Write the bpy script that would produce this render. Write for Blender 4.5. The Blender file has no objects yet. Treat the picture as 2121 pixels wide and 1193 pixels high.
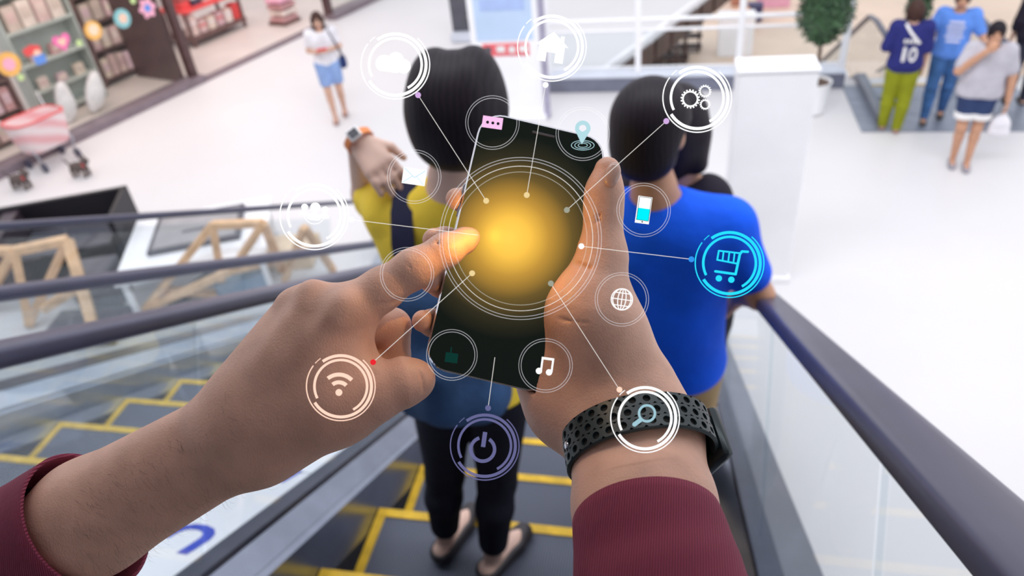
import bpy, bmesh, math, random
import numpy as np
from mathutils import Vector, Matrix
random.seed(7); rng = np.random.default_rng(7)
SC = bpy.context.scene
COL = SC.collection
# ------------------------------------------------------------------ camera
IW, IH, FP = 2121.0, 1193.0, 1530.0
CX, CY = 1060.5, 596.5
EYE = 4.35                                    # eye height above the lower mall floor
def _ray(u, v): return np.array([(u-CX)/FP, -(v-CY)/FP, -1.0])
_dn = _ray(1300, 2700); _dn /= np.linalg.norm(_dn); _Z = -_dn
_e = _ray(1390, 425); _e /= np.linalg.norm(_e)
_Y = _e-(_e@_Z)*_Z; _Y /= np.linalg.norm(_Y)
_X = np.cross(_Y, _Z)
RC = np.array([_X, _Y, _Z])                   # world = RC @ cam
CAMP = np.array([0, 0, EYE])
cam_d = bpy.data.cameras.new('camera'); cam = bpy.data.objects.new('camera', cam_d); COL.objects.link(cam)
cam_d.sensor_width = 36; cam_d.lens = FP/IW*36; cam_d.clip_start = .02; cam_d.clip_end = 200
m4 = Matrix.Identity(4)
for i in range(3):
    for j in range(3): m4[i][j] = RC[i][j]
    m4[i][3] = CAMP[i]
cam.matrix_world = m4
cam_d.dof.use_dof = True; cam_d.dof.focus_distance = .43; cam_d.dof.aperture_fstop = 7.6
SC.camera = cam
# ------------------------------------------------------------------ world and light
SC.view_settings.view_transform = 'Standard'; SC.view_settings.look = 'None'
SC.view_settings.gamma = 1; SC.view_settings.use_curve_mapping = False
SC.view_settings.exposure = 0.16
w = bpy.data.worlds.new('world'); SC.world = w; w.use_nodes = True
w.node_tree.nodes['Background'].inputs[0].default_value = (.93, .94, 1.0, 1)
w.node_tree.nodes['Background'].inputs[1].default_value = 1.0
def area(name, loc, sx, sy, power, col=(1, 1, 1), rot=(0, 0, 0)):
    l = bpy.data.lights.new(name, 'AREA'); l.shape = 'RECTANGLE'; l.size = sx; l.size_y = sy; l.energy = power; l.color = col
    o = bpy.data.objects.new(name, l); o.location = loc; o.rotation_euler = rot; COL.objects.link(o); return o
area('atrium_ceiling_light', (0, 9, 11.5), 14, 8, 60, (.96, .96, 1))
area('added_fill_row', (1.0, 2.6, 9.5), 12, 2.0, 640, (.97, .97, 1), (math.radians(38), 0, 0))  # added fill lamp, brightens the pillar front and the riders' backs
area('shop_ceiling_light', (-8.7, 11.3, 3.5), 2.4, 7, 100, (1, .72, .58))
# ------------------------------------------------------------------ coordinates
def wr(u, v): return RC@_ray(u, v)
def px(u, v, d): return CAMP + RC@(_ray(u, v)*d)          # a pixel at a depth along the optical axis
def camv(x, y, z): return RC@np.array([x, y, z], float)   # a direction in camera axes
def fl(u, v, z=0.0):
    r = wr(u, v); t = (z-EYE)/r[2]; return CAMP+t*r
def aty(u, v, y):
    r = wr(u, v); return CAMP+r*(y/r[1])
ES = np.array([0, math.sqrt(3)/2, -.5]); EN = np.array([0, .5, math.sqrt(3)/2])
def esc(x, s, h): return CAMP + np.array([x, 0, 0]) + s*ES - h*EN   # escalator frame: across, down the slope, below the eye
def nrm(a): a = np.asarray(a, float); return a/np.linalg.norm(a)
# ------------------------------------------------------------------ materials
MATS = {}
def mat(name, col, rough=.55, metal=0.0, var=.10, scale=6.0, bump=0.0, bscale=80.0, sss=0.0, coat=0.0, spec=.5, col2=None):
    if name in MATS: return MATS[name]
    m = bpy.data.materials.new(name); m.use_nodes = True; nt = m.node_tree; b = nt.nodes['Principled BSDF']
    tc = nt.nodes.new('ShaderNodeTexCoord'); nz = nt.nodes.new('ShaderNodeTexNoise')
    nz.inputs['Scale'].default_value = scale; nz.inputs['Detail'].default_value = 4
    nt.links.new(tc.outputs['Object'], nz.inputs['Vector'])
    rp = nt.nodes.new('ShaderNodeValToRGB')
    c = np.array(col, float); c2 = np.clip(c*(1+var), 0, 1) if col2 is None else np.array(col2, float)
    c1 = c*(1-var) if col2 is None else c
    rp.color_ramp.elements[0].color = (*c1, 1); rp.color_ramp.elements[1].color = (*c2, 1)
    rp.color_ramp.elements[0].position = .35; rp.color_ramp.elements[1].position = .65
    nt.links.new(nz.outputs['Fac'], rp.inputs['Fac']); nt.links.new(rp.outputs['Color'], b.inputs['Base Color'])
    b.inputs['Roughness'].default_value = rough; b.inputs['Metallic'].default_value = metal
    b.inputs['Specular IOR Level'].default_value = spec
    if coat: b.inputs['Coat Weight'].default_value = coat
    if sss:
        b.inputs['Subsurface Weight'].default_value = sss; b.inputs['Subsurface Radius'].default_value = (1.0, .35, .2); b.inputs['Subsurface Scale'].default_value = .006
    if bump:
        n2 = nt.nodes.new('ShaderNodeTexNoise'); n2.inputs['Scale'].default_value = bscale; n2.inputs['Detail'].default_value = 5
        nt.links.new(tc.outputs['Object'], n2.inputs['Vector'])
        bp = nt.nodes.new('ShaderNodeBump'); bp.inputs['Strength'].default_value = bump; bp.inputs['Distance'].default_value = .3/bscale
        nt.links.new(n2.outputs['Fac'], bp.inputs['Height']); nt.links.new(bp.outputs['Normal'], b.inputs['Normal'])
    MATS[name] = m; return m
def wave_mat(name, c1, c2, scale, rough=.5, direction='X', bump=.4, rot=(0, 0, 0), dist=.5):
    if name in MATS: return MATS[name]
    m = mat(name, c1, rough, 0, .1); nt = m.node_tree; b = nt.nodes['Principled BSDF']
    tc = nt.nodes['Texture Coordinate']; mp = nt.nodes.new('ShaderNodeMapping'); mp.inputs['Rotation'].default_value = rot
    wv = nt.nodes.new('ShaderNodeTexWave'); wv.inputs['Scale'].default_value = scale; wv.bands_direction = direction
    wv.inputs['Distortion'].default_value = dist; wv.inputs['Detail'].default_value = 2
    nt.links.new(tc.outputs['Object'], mp.inputs[0]); nt.links.new(mp.outputs[0], wv.inputs['Vector'])
    rp = nt.nodes.new('ShaderNodeValToRGB'); rp.color_ramp.elements[0].color = (*c1, 1); rp.color_ramp.elements[1].color = (*c2, 1)
    nt.links.new(wv.outputs['Fac'], rp.inputs['Fac']); nt.links.new(rp.outputs['Color'], b.inputs['Base Color'])
    bp = nt.nodes.new('ShaderNodeBump'); bp.inputs['Strength'].default_value = bump; bp.inputs['Distance'].default_value = .002
    nt.links.new(wv.outputs['Fac'], bp.inputs['Height']); nt.links.new(bp.outputs['Normal'], b.inputs['Normal'])
    return m
def glass_mat(name, tint=(.93, .96, .97), refl=.5):
    if name in MATS: return MATS[name]
    m = bpy.data.materials.new(name); m.use_nodes = True; nt = m.node_tree; nt.nodes.clear()
    o = nt.nodes.new('ShaderNodeOutputMaterial'); t = nt.nodes.new('ShaderNodeBsdfTransparent'); g = nt.nodes.new('ShaderNodeBsdfGlossy')
    t.inputs[0].default_value = (*tint, 1); g.inputs['Roughness'].default_value = .02
    f = nt.nodes.new('ShaderNodeFresnel'); f.inputs[0].default_value = 1.45
    mu = nt.nodes.new('ShaderNodeMath'); mu.operation = 'MULTIPLY'; mu.inputs[1].default_value = refl
    nz = nt.nodes.new('ShaderNodeTexNoise'); nz.inputs['Scale'].default_value = 3
    mx = nt.nodes.new('ShaderNodeMixShader')
    nt.links.new(f.outputs[0], mu.inputs[0]); nt.links.new(mu.outputs[0], mx.inputs[0]); nt.links.new(t.outputs[0], mx.inputs[1]); nt.links.new(g.outputs[0], mx.inputs[2])
    nt.links.new(mx.outputs[0], o.inputs[0]); MATS[name] = m; return m
def holo_mat(name, col, strength=1.0, alpha=1.0):
    if name in MATS: return MATS[name]
    m = bpy.data.materials.new(name); m.use_nodes = True; nt = m.node_tree; nt.nodes.clear()
    o = nt.nodes.new('ShaderNodeOutputMaterial'); t = nt.nodes.new('ShaderNodeBsdfTransparent'); e = nt.nodes.new('ShaderNodeEmission')
    e.inputs[0].default_value = (*col, 1); e.inputs[1].default_value = strength
    mx = nt.nodes.new('ShaderNodeMixShader'); mx.inputs[0].default_value = alpha
    nt.links.new(t.outputs[0], mx.inputs[1]); nt.links.new(e.outputs[0], mx.inputs[2]); nt.links.new(mx.outputs[0], o.inputs[0])
    MATS[name] = m; return m
# ------------------------------------------------------------------ objects
def root(name, label, cat, loc=(0, 0, 0), group=None):
    o = bpy.data.objects.new(name, None); o.empty_display_size = .05; COL.objects.link(o); o.location = Vector(loc)
    o['label'] = label; o['category'] = cat
    if group: o['group'] = group
    return o
def wloc(o):
    p = Vector((0, 0, 0))
    while o is not None: p += o.location; o = o.parent
    return np.array(p)
class G:
    def __init__(s): s.v = []; s.f = []
    def add(s, v, f):
        n = len(s.v); s.v += [tuple(map(float, p)) for p in v]; s.f += [tuple(int(i)+n for i in q) for q in f]; return s
    def box(s, c, size, M=None, bevel=0.0):
        bm = bmesh.new(); bmesh.ops.create_cube(bm, size=1)
        for vv in bm.verts: vv.co = Vector((vv.co.x*size[0], vv.co.y*size[1], vv.co.z*size[2]))
        if bevel: bmesh.ops.bevel(bm, geom=bm.edges[:], offset=bevel, segments=2, affect='EDGES', profile=.5)
        bm.verts.index_update(); A = np.array([vv.co[:] for vv in bm.verts]); F = [[vv.index for vv in ff.verts] for ff in bm.faces]; bm.free()
        if M is not None: A = A@np.array(M, float).T
        return s.add(A+np.asarray(c, float), F)
    def bar(s, a, b, wdt, hgt, up=(0, 0, 1), bevel=0.0):
        a = np.asarray(a, float); b = np.asarray(b, float); y = b-a; L = np.linalg.norm(y); y /= L
        x = np.cross(y, up); x = x/np.linalg.norm(x) if np.linalg.norm(x) > 1e-6 else np.array([1., 0, 0]); z = np.cross(x, y)
        return s.box((a+b)/2, (wdt, L, hgt), np.array([x, y, z]).T, bevel)
    def tube(s, pts, r, n=12, cap=True, prof=None, up=(0, 0, 1)):
        pts = [np.asarray(p, float) for p in pts]; rs = r if hasattr(r, '__len__') else [r]*len(pts); rings = []
        for i, p in enumerate(pts):
            t = nrm(pts[min(i+1, len(pts)-1)]-pts[max(i-1, 0)]); u = np.asarray(up, float)
            if abs(t@u) > .95: u = np.array([1., 0, 0]) if abs(t[0]) < .9 else np.array([0, 1., 0])
            x = nrm(np.cross(t, u)); z = np.cross(x, t)
            if prof is None: rings.append([p+rs[i]*(math.cos(q)*x+math.sin(q)*z) for q in np.linspace(0, 2*math.pi, n, endpoint=False)])
            else: rings.append([p+a*x+b*z for a, b in prof])
        return s.loft(rings, cap)
    def loft(s, rings, cap=True, close=False):
        n = len(rings[0]); V = [p for rg in rings for p in rg]; F = []; R = len(rings)
        for i in range(R if close else R-1):
            for j in range(n):
                i2 = (i+1) % R; F.append((i*n+j, i*n+(j+1) % n, i2*n+(j+1) % n, i2*n+j))
        if cap and not close: F.append(tuple(range(n-1, -1, -1))); F.append(tuple((R-1)*n+j for j in range(n)))
        return s.add(V, F)
    def lathe(s, c, prof, n=20, M=None):
        rings = []
        for r, z in prof:
            rg = np.array([[r*math.cos(q), r*math.sin(q), z] for q in np.linspace(0, 2*math.pi, n, endpoint=False)])
            if M is not None: rg = rg@np.array(M, float).T
            rings.append(list(rg+np.asarray(c, float)))
        return s.loft(rings)
    def prism(s, poly, o, x, y, th):
        """poly in 2D (metres) on the frame o,x,y, extruded th along x cross y"""
        o = np.asarray(o, float); x = np.asarray(x, float); y = np.asarray(y, float); z = np.cross(x, y)
        a = sum(poly[i][0]*poly[(i+1) % len(poly)][1]-poly[(i+1) % len(poly)][0]*poly[i][1] for i in range(len(poly)))
        if a < 0: poly = poly[::-1]
        n = len(poly); V = [o+p[0]*x+p[1]*y for p in poly]+[o+p[0]*x+p[1]*y+th*z for p in poly]
        F = [tuple(range(n-1, -1, -1)), tuple(range(n, 2*n))]+[(i, (i+1) % n, n+(i+1) % n, n+i) for i in range(n)]
        return s.add(V, F)
    def obj(s, name, m, parent=None, smooth=False, loc=None, label=None, cat=None, kind=None, group=None):
        if parent is not None: base = wloc(parent)
        else: base = np.array(loc, float) if loc is not None else np.zeros(3)
        me = bpy.data.meshes.new(name); V = (np.array(s.v)-base)
        me.from_pydata(V.tolist(), [], s.f); me.materials.append(m)
        if smooth:
            me.polygons.foreach_set('use_smooth', [True]*len(me.polygons))
            if smooth == 'auto': me.set_sharp_from_angle(angle=.7)
        me.update(); o = bpy.data.objects.new(name, me); COL.objects.link(o)
        if parent is not None: o.parent = parent
        else: o.location = Vector(base)
        if label: o['label'] = label
        if cat: o['category'] = cat
        if kind: o['kind'] = kind
        if group: o['group'] = group
        return o
# ------------------------------------------------------------------ implicit surfaces (bodies, hands, soft goods)
def cone(a, b, ra, rb=None, k=.01, op=1): return ('c', np.asarray(a, float), np.asarray(b, float), ra, ra if rb is None else rb, k, op)
def ell(c, r, M=None, k=.01, op=1): return ('e', np.asarray(c, float), np.asarray(r, float), np.eye(3) if M is None else np.asarray(M, float), k, op)
def bxp(c, r, M, k=.001, op=-1): return ('b', np.asarray(c, float), np.asarray(r, float), np.asarray(M, float), k, op)
def half(p, n, k=0.0): return ('h', np.asarray(p, float), np.asarray(n, float), None, None, k, 0)   # removes the side n points to
def sdf_geo(prims, vox):
    lo = np.full(3, 1e9); hi = np.full(3, -1e9)
    for q in prims:
        if q[0] == 'c' and q[6] > 0: r = max(q[3], q[4]); lo = np.minimum(lo, np.minimum(q[1], q[2])-r); hi = np.maximum(hi, np.maximum(q[1], q[2])+r)
        elif q[0] == 'e' and q[5] > 0: r = q[2].max(); lo = np.minimum(lo, q[1]-r); hi = np.maximum(hi, q[1]+r)
    lo -= 3*vox; hi += 3*vox; n = np.ceil((hi-lo)/vox).astype(int)+1
    ax = [lo[i]+vox*np.arange(n[i]) for i in range(3)]
    F = np.full(n, .05, np.float32)
    for q in prims:
        if q[0] == 'h':
            d = sum((ax[i]-q[1][i]).reshape([-1 if j == i else 1 for j in range(3)])*q[2][i] for i in range(3)).astype(np.float32)
            if q[5]: h = np.clip(.5-.5*(d-F)/q[5], 0, 1); F = d*(1-h)+F*h+q[5]*h*(1-h)
            else: F = np.maximum(F, d)
            continue
        k, op = (q[5], q[6]) if q[0] == 'c' else (q[4], q[5])
        if q[0] == 'c': r = max(q[3], q[4]); l = np.minimum(q[1], q[2])-r; h_ = np.maximum(q[1], q[2])+r
        else: r = np.linalg.norm(q[2]) if q[0] == 'b' else q[2].max(); l = q[1]-r; h_ = q[1]+r
        mg = k*1.2+4*vox
        i0 = np.clip(((l-mg-lo)/vox).astype(int), 0, n-1); i1 = np.clip(((h_+mg-lo)/vox).astype(int)+2, 0, n)
        if (i1 <= i0).any(): continue
        P = [ax[0][i0[0]:i1[0]].reshape(-1, 1, 1), ax[1][i0[1]:i1[1]].reshape(1, -1, 1), ax[2][i0[2]:i1[2]].reshape(1, 1, -1)]
        if q[0] == 'c':
            a, b = q[1], q[2]; ba = b-a; L2 = max(ba@ba, 1e-12)
            D = [P[i]-a[i] for i in range(3)]
            t = np.clip((D[0]*ba[0]+D[1]*ba[1]+D[2]*ba[2])/L2, 0, 1)
            d = np.sqrt((D[0]-t*ba[0])**2+(D[1]-t*ba[1])**2+(D[2]-t*ba[2])**2)-(q[3]+t*(q[4]-q[3]))
        else:
            D = [P[i]-q[1][i] for i in range(3)]; Mx = q[3]; Lc = [D[0]*Mx[0][i]+D[1]*Mx[1][i]+D[2]*Mx[2][i] for i in range(3)]
            if q[0] == 'e':
                k0 = np.sqrt(sum((Lc[i]/q[2][i])**2 for i in range(3))); k1 = np.sqrt(sum((Lc[i]/q[2][i]**2)**2 for i in range(3)))
                d = k0*(k0-1)/np.maximum(k1, 1e-9)
            else:
                Q = [np.abs(Lc[i])-q[2][i] for i in range(3)]
                d = np.sqrt(sum(np.maximum(x, 0)**2 for x in Q))+np.minimum(np.maximum(np.maximum(Q[0], Q[1]), Q[2]), 0)
        d = d.astype(np.float32); S = F[i0[0]:i1[0], i0[1]:i1[1], i0[2]:i1[2]]
        if op > 0:
            h = np.clip(.5+.5*(S-d)/k, 0, 1); F[i0[0]:i1[0], i0[1]:i1[1], i0[2]:i1[2]] = S*(1-h)+d*h-k*h*(1-h)
        else:
            h = np.clip(.5-.5*(S+d)/k, 0, 1); F[i0[0]:i1[0], i0[1]:i1[1], i0[2]:i1[2]] = S*(1-h)-d*h+k*h*(1-h)
    F[0] = F[-1] = .05; F[:, 0] = F[:, -1] = .05; F[:, :, 0] = F[:, :, -1] = .05
    I = F < 0; m = n-1
    cnt = np.zeros(m, np.int8)
    offs = [(i, j, k) for i in (0, 1) for j in (0, 1) for k in (0, 1)]
    for o in offs: cnt += I[o[0]:o[0]+m[0], o[1]:o[1]+m[1], o[2]:o[2]+m[2]]
    act = np.argwhere((cnt > 0) & (cnt < 8)); vid = np.full(m, -1, np.int64); vid[tuple(act.T)] = np.arange(len(act))
    vals = {o: F[act[:, 0]+o[0], act[:, 1]+o[1], act[:, 2]+o[2]] for o in offs}
    acc = np.zeros((len(act), 3)); c = np.zeros(len(act))
    for o in offs:
        for d in range(3):
            if o[d] == 0:
                p = list(o); p[d] = 1; p = tuple(p); a, b = vals[o], vals[p]; ms = (a < 0) != (b < 0)
                t = np.where(ms, a/np.where(ms, a-b, 1), 0); q = np.tile(np.array(o, float), (len(act), 1)); q[:, d] = t
                acc += q*ms[:, None]; c += ms
    V = lo+vox*(act+acc/c[:, None]); FA = []
    for d in range(3):
        sl0 = [slice(None)]*3; sl1 = [slice(None)]*3; sl0[d] = slice(0, n[d]-1); sl1[d] = slice(1, n[d])
        A, B = I[tuple(sl0)], I[tuple(sl1)]; E = np.argwhere(A != B); sg = A[tuple(E.T)]
        e1, e2 = (d+1) % 3, (d+2) % 3
        q = []
        for s1, s2 in ((1, 1), (0, 1), (0, 0), (1, 0)):
            c_ = E.copy(); c_[:, e1] -= s1; c_[:, e2] -= s2; q.append(vid[tuple(c_.T)])
        q = np.stack(q, 1); q[~sg] = q[~sg][:, ::-1]; FA.append(q)
    FA = np.concatenate(FA); g = G(); g.v = V.tolist(); g.f = FA.tolist(); return g
def sdf_obj(name, prims, vox, m, parent=None, **kw): return sdf_geo(prims, vox).obj(name, m, parent, smooth=True, **kw)
def struct(g, name, m, smooth=False, parent=None): return g.obj(name, m, parent, smooth, kind='structure')
# ================================================================== structure
m_floor = mat('polished_floor', (.69, .675, .685), .42, 0, .02, .5)
m_lower = mat('tan_floor', (.80, .62, .48), .5, 0, .08, .4)
m_shade_grey = mat('shade_slab_grey', (.42, .41, .42), .8, 0, .1, 2)  # grey of the added shading slab and wall
m_white = mat('white_paint', (.92, .92, .94), .45, 0, .03, 2)
m_rail = mat('handrail_rubber', (.045, .045, .085), .34, 0, .08, 8, spec=.6)
m_steel = mat('brushed_steel', (.50, .52, .58), .28, .85, .06, 20)
m_skirt = mat('skirt_steel', (.30, .33, .42), .25, .9, .1, 6)
m_tread = wave_mat('ribbed_tread', (.050, .060, .090), (.125, .140, .195), 35, .45, 'X', .6, dist=0)
m_riser = mat('riser_metal', (.03, .032, .045), .5, .4, .15, 12)
m_yellow = mat('yellow_edge', (.74, .46, .02), .5, 0, .14, 20)
m_glass = glass_mat('balustrade_glass', (.94, .965, .975), .13)
m_chan = mat('dark_channel', (.07, .08, .12), .35, .5, .1, 10)
m_deck = mat('white_deck', (.88, .90, .96), .35, 0, .04, 3)
m_blue = mat('blue_print', (.03, .07, .55), .5, 0, .05)
m_clad = mat('grey_cladding', (.20, .21, .25), .4, .3, .08, 4)
g = G().prism([(-24, -3), (24, -3), (24, 11.3), (-1.3, 11.3), (.45, 15.6), (1.65, 18.6), (-24, 24)], (0, 0, -.3), (1, 0, 0), (0, 1, 0), .3)
struct(g, 'floor', m_floor)
struct(G().prism([(-6, 9), (26, 9), (26, 45), (-6, 45)], (0, 0, -4.7), (1, 0, 0), (0, 1, 0), .2), 'floor_lower_level', m_lower)
struct(G().box((0, -1.92, 5.75), (16, 5.76, .3)), 'shade_slab', m_shade_grey)  # unseen slab added overhead, sized to shade the hands
struct(G().box((0, -4.8, 2.9), (16, .2, 6.0)), 'shade_wall_back', m_shade_grey)  # unseen wall added behind the camera, shades the hands too
# diagonal slab edge with dark fascia panels
e0 = np.array([-1.3, 11.3, -.02]); e1 = np.array([1.65, 18.6, -.02]); dE = nrm(e1-e0); nE = np.array([dE[1], -dE[0], 0])
tr = struct(G().bar(e0+nE*.02+[0, 0, .06], e1+nE*.02+[0, 0, .06], .08, .16), 'trim_1', m_white)
m_brown = mat('brown_fascia', (.055, .022, .016), .5, 0, .35, 5)
L = np.linalg.norm(e1-e0); npn = 11
for i in range(npn):
    a = e0+dE*(L*i/npn+.05)+nE*.10; b = e0+dE*(L*(i+1)/npn-.06)+nE*.10
    G().bar(a+[0, 0, -.16], b+[0, 0, -.16], .06, .34, bevel=.008).obj('fascia_panel', m_brown, tr)
# ------------------------------------------------------------------ escalators
HN = 1.12; PIT = .4619
def onplane(u, v, h):
    r = wr(u, v); t = h/-(r@EN); return CAMP+t*r
def span(poly, s0, s1, g=None):
    g = g or G(); rings = [[esc(x, s, h) for x, h in poly] for s in (s0, s1)]; return g.loft(rings)
RP = [(.040*math.copysign(abs(math.cos(q))**.55, math.cos(q)), .021*math.copysign(abs(math.sin(q))**.55, math.sin(q))) for q in np.linspace(0, 2*math.pi, 20, endpoint=False)]
def rail_path(x, p0, p1, flat=.55, R=.32):
    """straight from p0 down to p1, then level, then round the newel"""
    pts = [p0+(p1-p0)*t for t in np.linspace(0, 1, 12)]; y1, z1 = p1[1], p1[2]
    for t in np.linspace(.15, 1, 6): pts.append(np.array([x, y1+.25*t, z1-.144*t+.072*t*t]))
    yb, zb = pts[-1][1], pts[-1][2]
    pts.append(np.array([x, yb+flat*.5, zb-.01])); pts.append(np.array([x, yb+flat, zb-.01]))
    for q in np.linspace(0, math.pi, 13)[1:]: pts.append(np.array([x, yb+flat+R*math.sin(q), zb-.01-R+R*math.cos(q)]))
    pts.append(pts[-1]+np.array([0, -.5, 0])); return pts
def rail_obj(par, pts, label):
    # constant 'side' axis so the profile never flips
    rings = []
    for i, p in enumerate(pts):
        t = nrm(pts[min(i+1, len(pts)-1)]-pts[max(i-1, 0)]); x = np.array([1., 0, 0]); z = np.cross(x, t)
        rings.append([p+a*x+b*z for a, b in RP])
    o = G().loft(rings).obj('handrail', m_rail, par, smooth=True); o['label'] = label; return o
def step_meshes(x0, x1):
    xc, wd = (x0+x1)/2, x1-x0
    g1 = G().box((xc, -.2, -.02), (wd, .395, .04), bevel=.003)
    g2 = G(); rings = []
    for xx in (x0+.003, x1-.003): rings.append([(xx, -.004-.03*(1-(t/6-1)**2)*.4, -.04-.19*t/6) for t in range(7)]+[(xx, -.06, -.23), (xx, -.06, -.04)])
    g2.loft(rings)
    g3 = G().box((xc, -.017, .002), (wd, .034, .006), bevel=.001)
    g4 = G().box((x0+.017, -.217, .002), (.034, .365, .006), bevel=.001)
    g5 = G().box((x1-.017, -.217, .002), (.034, .365, .006), bevel=.001)
    return g1, g2, g3, g4, g5
def build_steps(par, x0, x1, s0, n):
    proto = None; base = wloc(par)
    for k in range(n):
        s = s0+k*PIT; P = esc(0, s, HN)
        if P[2] < .02: break
        if proto is None:
            gs = step_meshes(x0, x1); nm = [('tread', m_tread), ('riser', m_riser), ('yellow_edge', m_yellow), ('yellow_edge', m_yellow), ('yellow_edge', m_yellow)]
            st = gs[0].obj('step', m_tread); subs = [gs[i].obj(nm[i][0], nm[i][1]) for i in range(1, 5)]
            for q in subs: q.parent = st
            proto = (st, subs)
        else:
            st = proto[0].copy(); COL.objects.link(st); subs = []
            for q in proto[1]: c = q.copy(); COL.objects.link(c); c.parent = st
        st.parent = par; st.location = Vector(P-base)
def panes(par, x, h0, h1, s_list, th=.012):
    for a, b in zip(s_list[:-1], s_list[1:]):
        span([(x-th/2, h0), (x+th/2, h0), (x+th/2, h1), (x-th/2, h1)], a+.006, b-.006).obj('glass_panel', m_glass, par)
HR = .27
def hr_line(x, h=HR, sa=-1.2, zend=1.02):
    s1 = (EYE-zend-.866*h)/.5; return esc(x, sa, h), esc(x, s1, h)
# --- the escalator the people ride
E1 = root('escalator', 'descending escalator with yellow edged steps that the woman in yellow and man in blue ride', 'escalator', (-.45, 5.4, 0))
build_steps(E1, -1.0, .10, .59, 16)
for x, lab in ((-1.105, 'dark blue rubber handrail nearest the pointing hand'), (.278, 'dark blue rubber handrail under the man\'s elbow')):
    p0, p1 = hr_line(x); rail_obj(E1, rail_path(x, p0, p1), lab)
panes(E1, -1.105, .915, HR+.012, [-1.2, .25, 1.55, 2.85, 4.15, 5.45, 6.5])
panes(E1, .278, .915, HR+.012, [-1.2, .17, .98, 2.05, 3.35, 4.65, 6.3])
span([(-1.012, 1.17), (-1.003, 1.17), (-1.003, .99), (-1.075, .935), (-1.075, .925), (-1.02, .975)], -1.2, 6.6).obj('skirt_panel', m_skirt, E1)
span([(.103, 1.17), (.112, 1.17), (.125, .985), (.245, .94), (.245, .930), (.115, .975)], -1.2, 6.6).obj('skirt_panel', m_skirt, E1)
span([(-1.135, .905), (-1.075, .905), (-1.075, .94), (-1.135, .94)], -1.2, 6.55).obj('glass_channel', m_chan, E1)
span([(.248, .905), (.308, .905), (.308, .94), (.248, .94)], -1.2, 6.55).obj('glass_channel', m_chan, E1)
span([(.308, .925), (.415, .93), (.415, 1.75), (.405, 1.75), (.405, .945), (.308, .94)], -1.2, 6.5).obj('outer_cladding', m_clad, E1)
span([(-1.75, 1.55), (.40, 1.55), (.40, 1.75), (-1.75, 1.75)], -1.2, 5.6).obj('truss_casing', m_clad, E1)
G().box((-.45, 6.25, .01), (1.5, 1.5, .02), bevel=.004).obj('landing_plate', m_steel, E1)
# --- shared white deck between the two escalators, printed in blue
DK = root('escalator_deck', 'white deck panel between the two escalators printed with blue lettering', 'panel', (-1.45, 5.6, 0))
for a, b in zip([-1.2, 1.0, 2.2, 3.4, 4.6], [1.0, 2.2, 3.4, 4.6, 6.5]):
    span([(-1.745, .915), (-1.137, .915), (-1.137, .95), (-1.745, .95)], a+.004, b-.004).obj('deck_panel', m_deck, DK)
def stroke(pts, wpx, h=.9145):
    """a printed stroke on the deck, traced as a strip with round ends"""
    P = [np.array(onplane(*p, h)) for p in pts]; g = G(); n = EN
    wd = wpx*np.linalg.norm(P[0]-CAMP)/FP; rings = []
    for i, p in enumerate(P):
        t = nrm(P[min(i+1, len(P)-1)]-P[max(i-1, 0)]); x = np.cross(t, n)
        rings.append([p-x*wd/2, p+x*wd/2, p+x*wd/2+n*.0012, p-x*wd/2+n*.0012])
    return g.loft(rings)
stroke([(340, 1112), (362, 1100), (382, 1093), (402, 1091), (420, 1093), (432, 1099), (433, 1107), (425, 1116), (402, 1131), (376, 1147)], 21).obj('blue_letter', m_blue, DK)
stroke([(618, 974), (600, 985), (577, 998)], 20).obj('blue_letter', m_blue, DK)
stroke([(595, 972), (572, 982), (545, 993)], 8).obj('blue_letter', m_blue, DK)
# --- the second escalator, to the left
E2 = root('escalator', 'empty parallel escalator to the left with grey steps and yellow edges behind the pointing arm', 'escalator', (-2.4, 5.4, 0))
build_steps(E2, -2.93, -1.86, .72, 16)
p0, p1 = hr_line(-1.79); rail_obj(E2, rail_path(-1.79, p0, p1), 'middle dark handrail')
q0 = np.array([-3.1, 0, 2.76+.535*2.455]); q1 = np.array([-3.1, 6.05, 2.76-.535*(6.05-2.455)])
rail_obj(E2, rail_path(-3.1, q0, q1, flat=.35, R=.26), 'farthest, thinnest dark handrail')
panes(E2, -1.79, .915, HR+.012, [-1.2, .25, 1.55, 2.85, 4.15, 5.45, 6.5])
panes(E2, -3.1, .915, .17, [-.6, .7, 2.0, 3.3, 4.6, 5.9, 6.4])
m_skirt2 = mat('pale_skirt', (.55, .60, .70), .3, .6, .1, 4)
span([(-1.86, 1.17), (-1.85, 1.17), (-1.765, .94), (-1.765, .93), (-1.84, .98)], -1.2, 6.6).obj('skirt_panel', m_skirt, E2)
span([(-2.945, 1.17), (-2.935, 1.17), (-2.935, .99), (-3.075, .94), (-3.075, .925), (-2.95, .97)], -1.2, 6.6).obj('skirt_panel', m_skirt2, E2)
span([(-3.22, .915), (-3.075, .915), (-3.075, .95), (-3.21, .95), (-3.21, 1.75), (-3.22, 1.75)], -1.2, 6.5).obj('outer_cladding', m_steel, E2)
span([(-3.2, 1.55), (-1.76, 1.55), (-1.76, 1.75), (-3.2, 1.75)], -1.2, 5.6).obj('truss_casing', m_clad, E2)
G().box((-2.4, 6.25, .01), (1.5, 1.5, .02), bevel=.004).obj('landing_plate', m_steel, E2)
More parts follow.
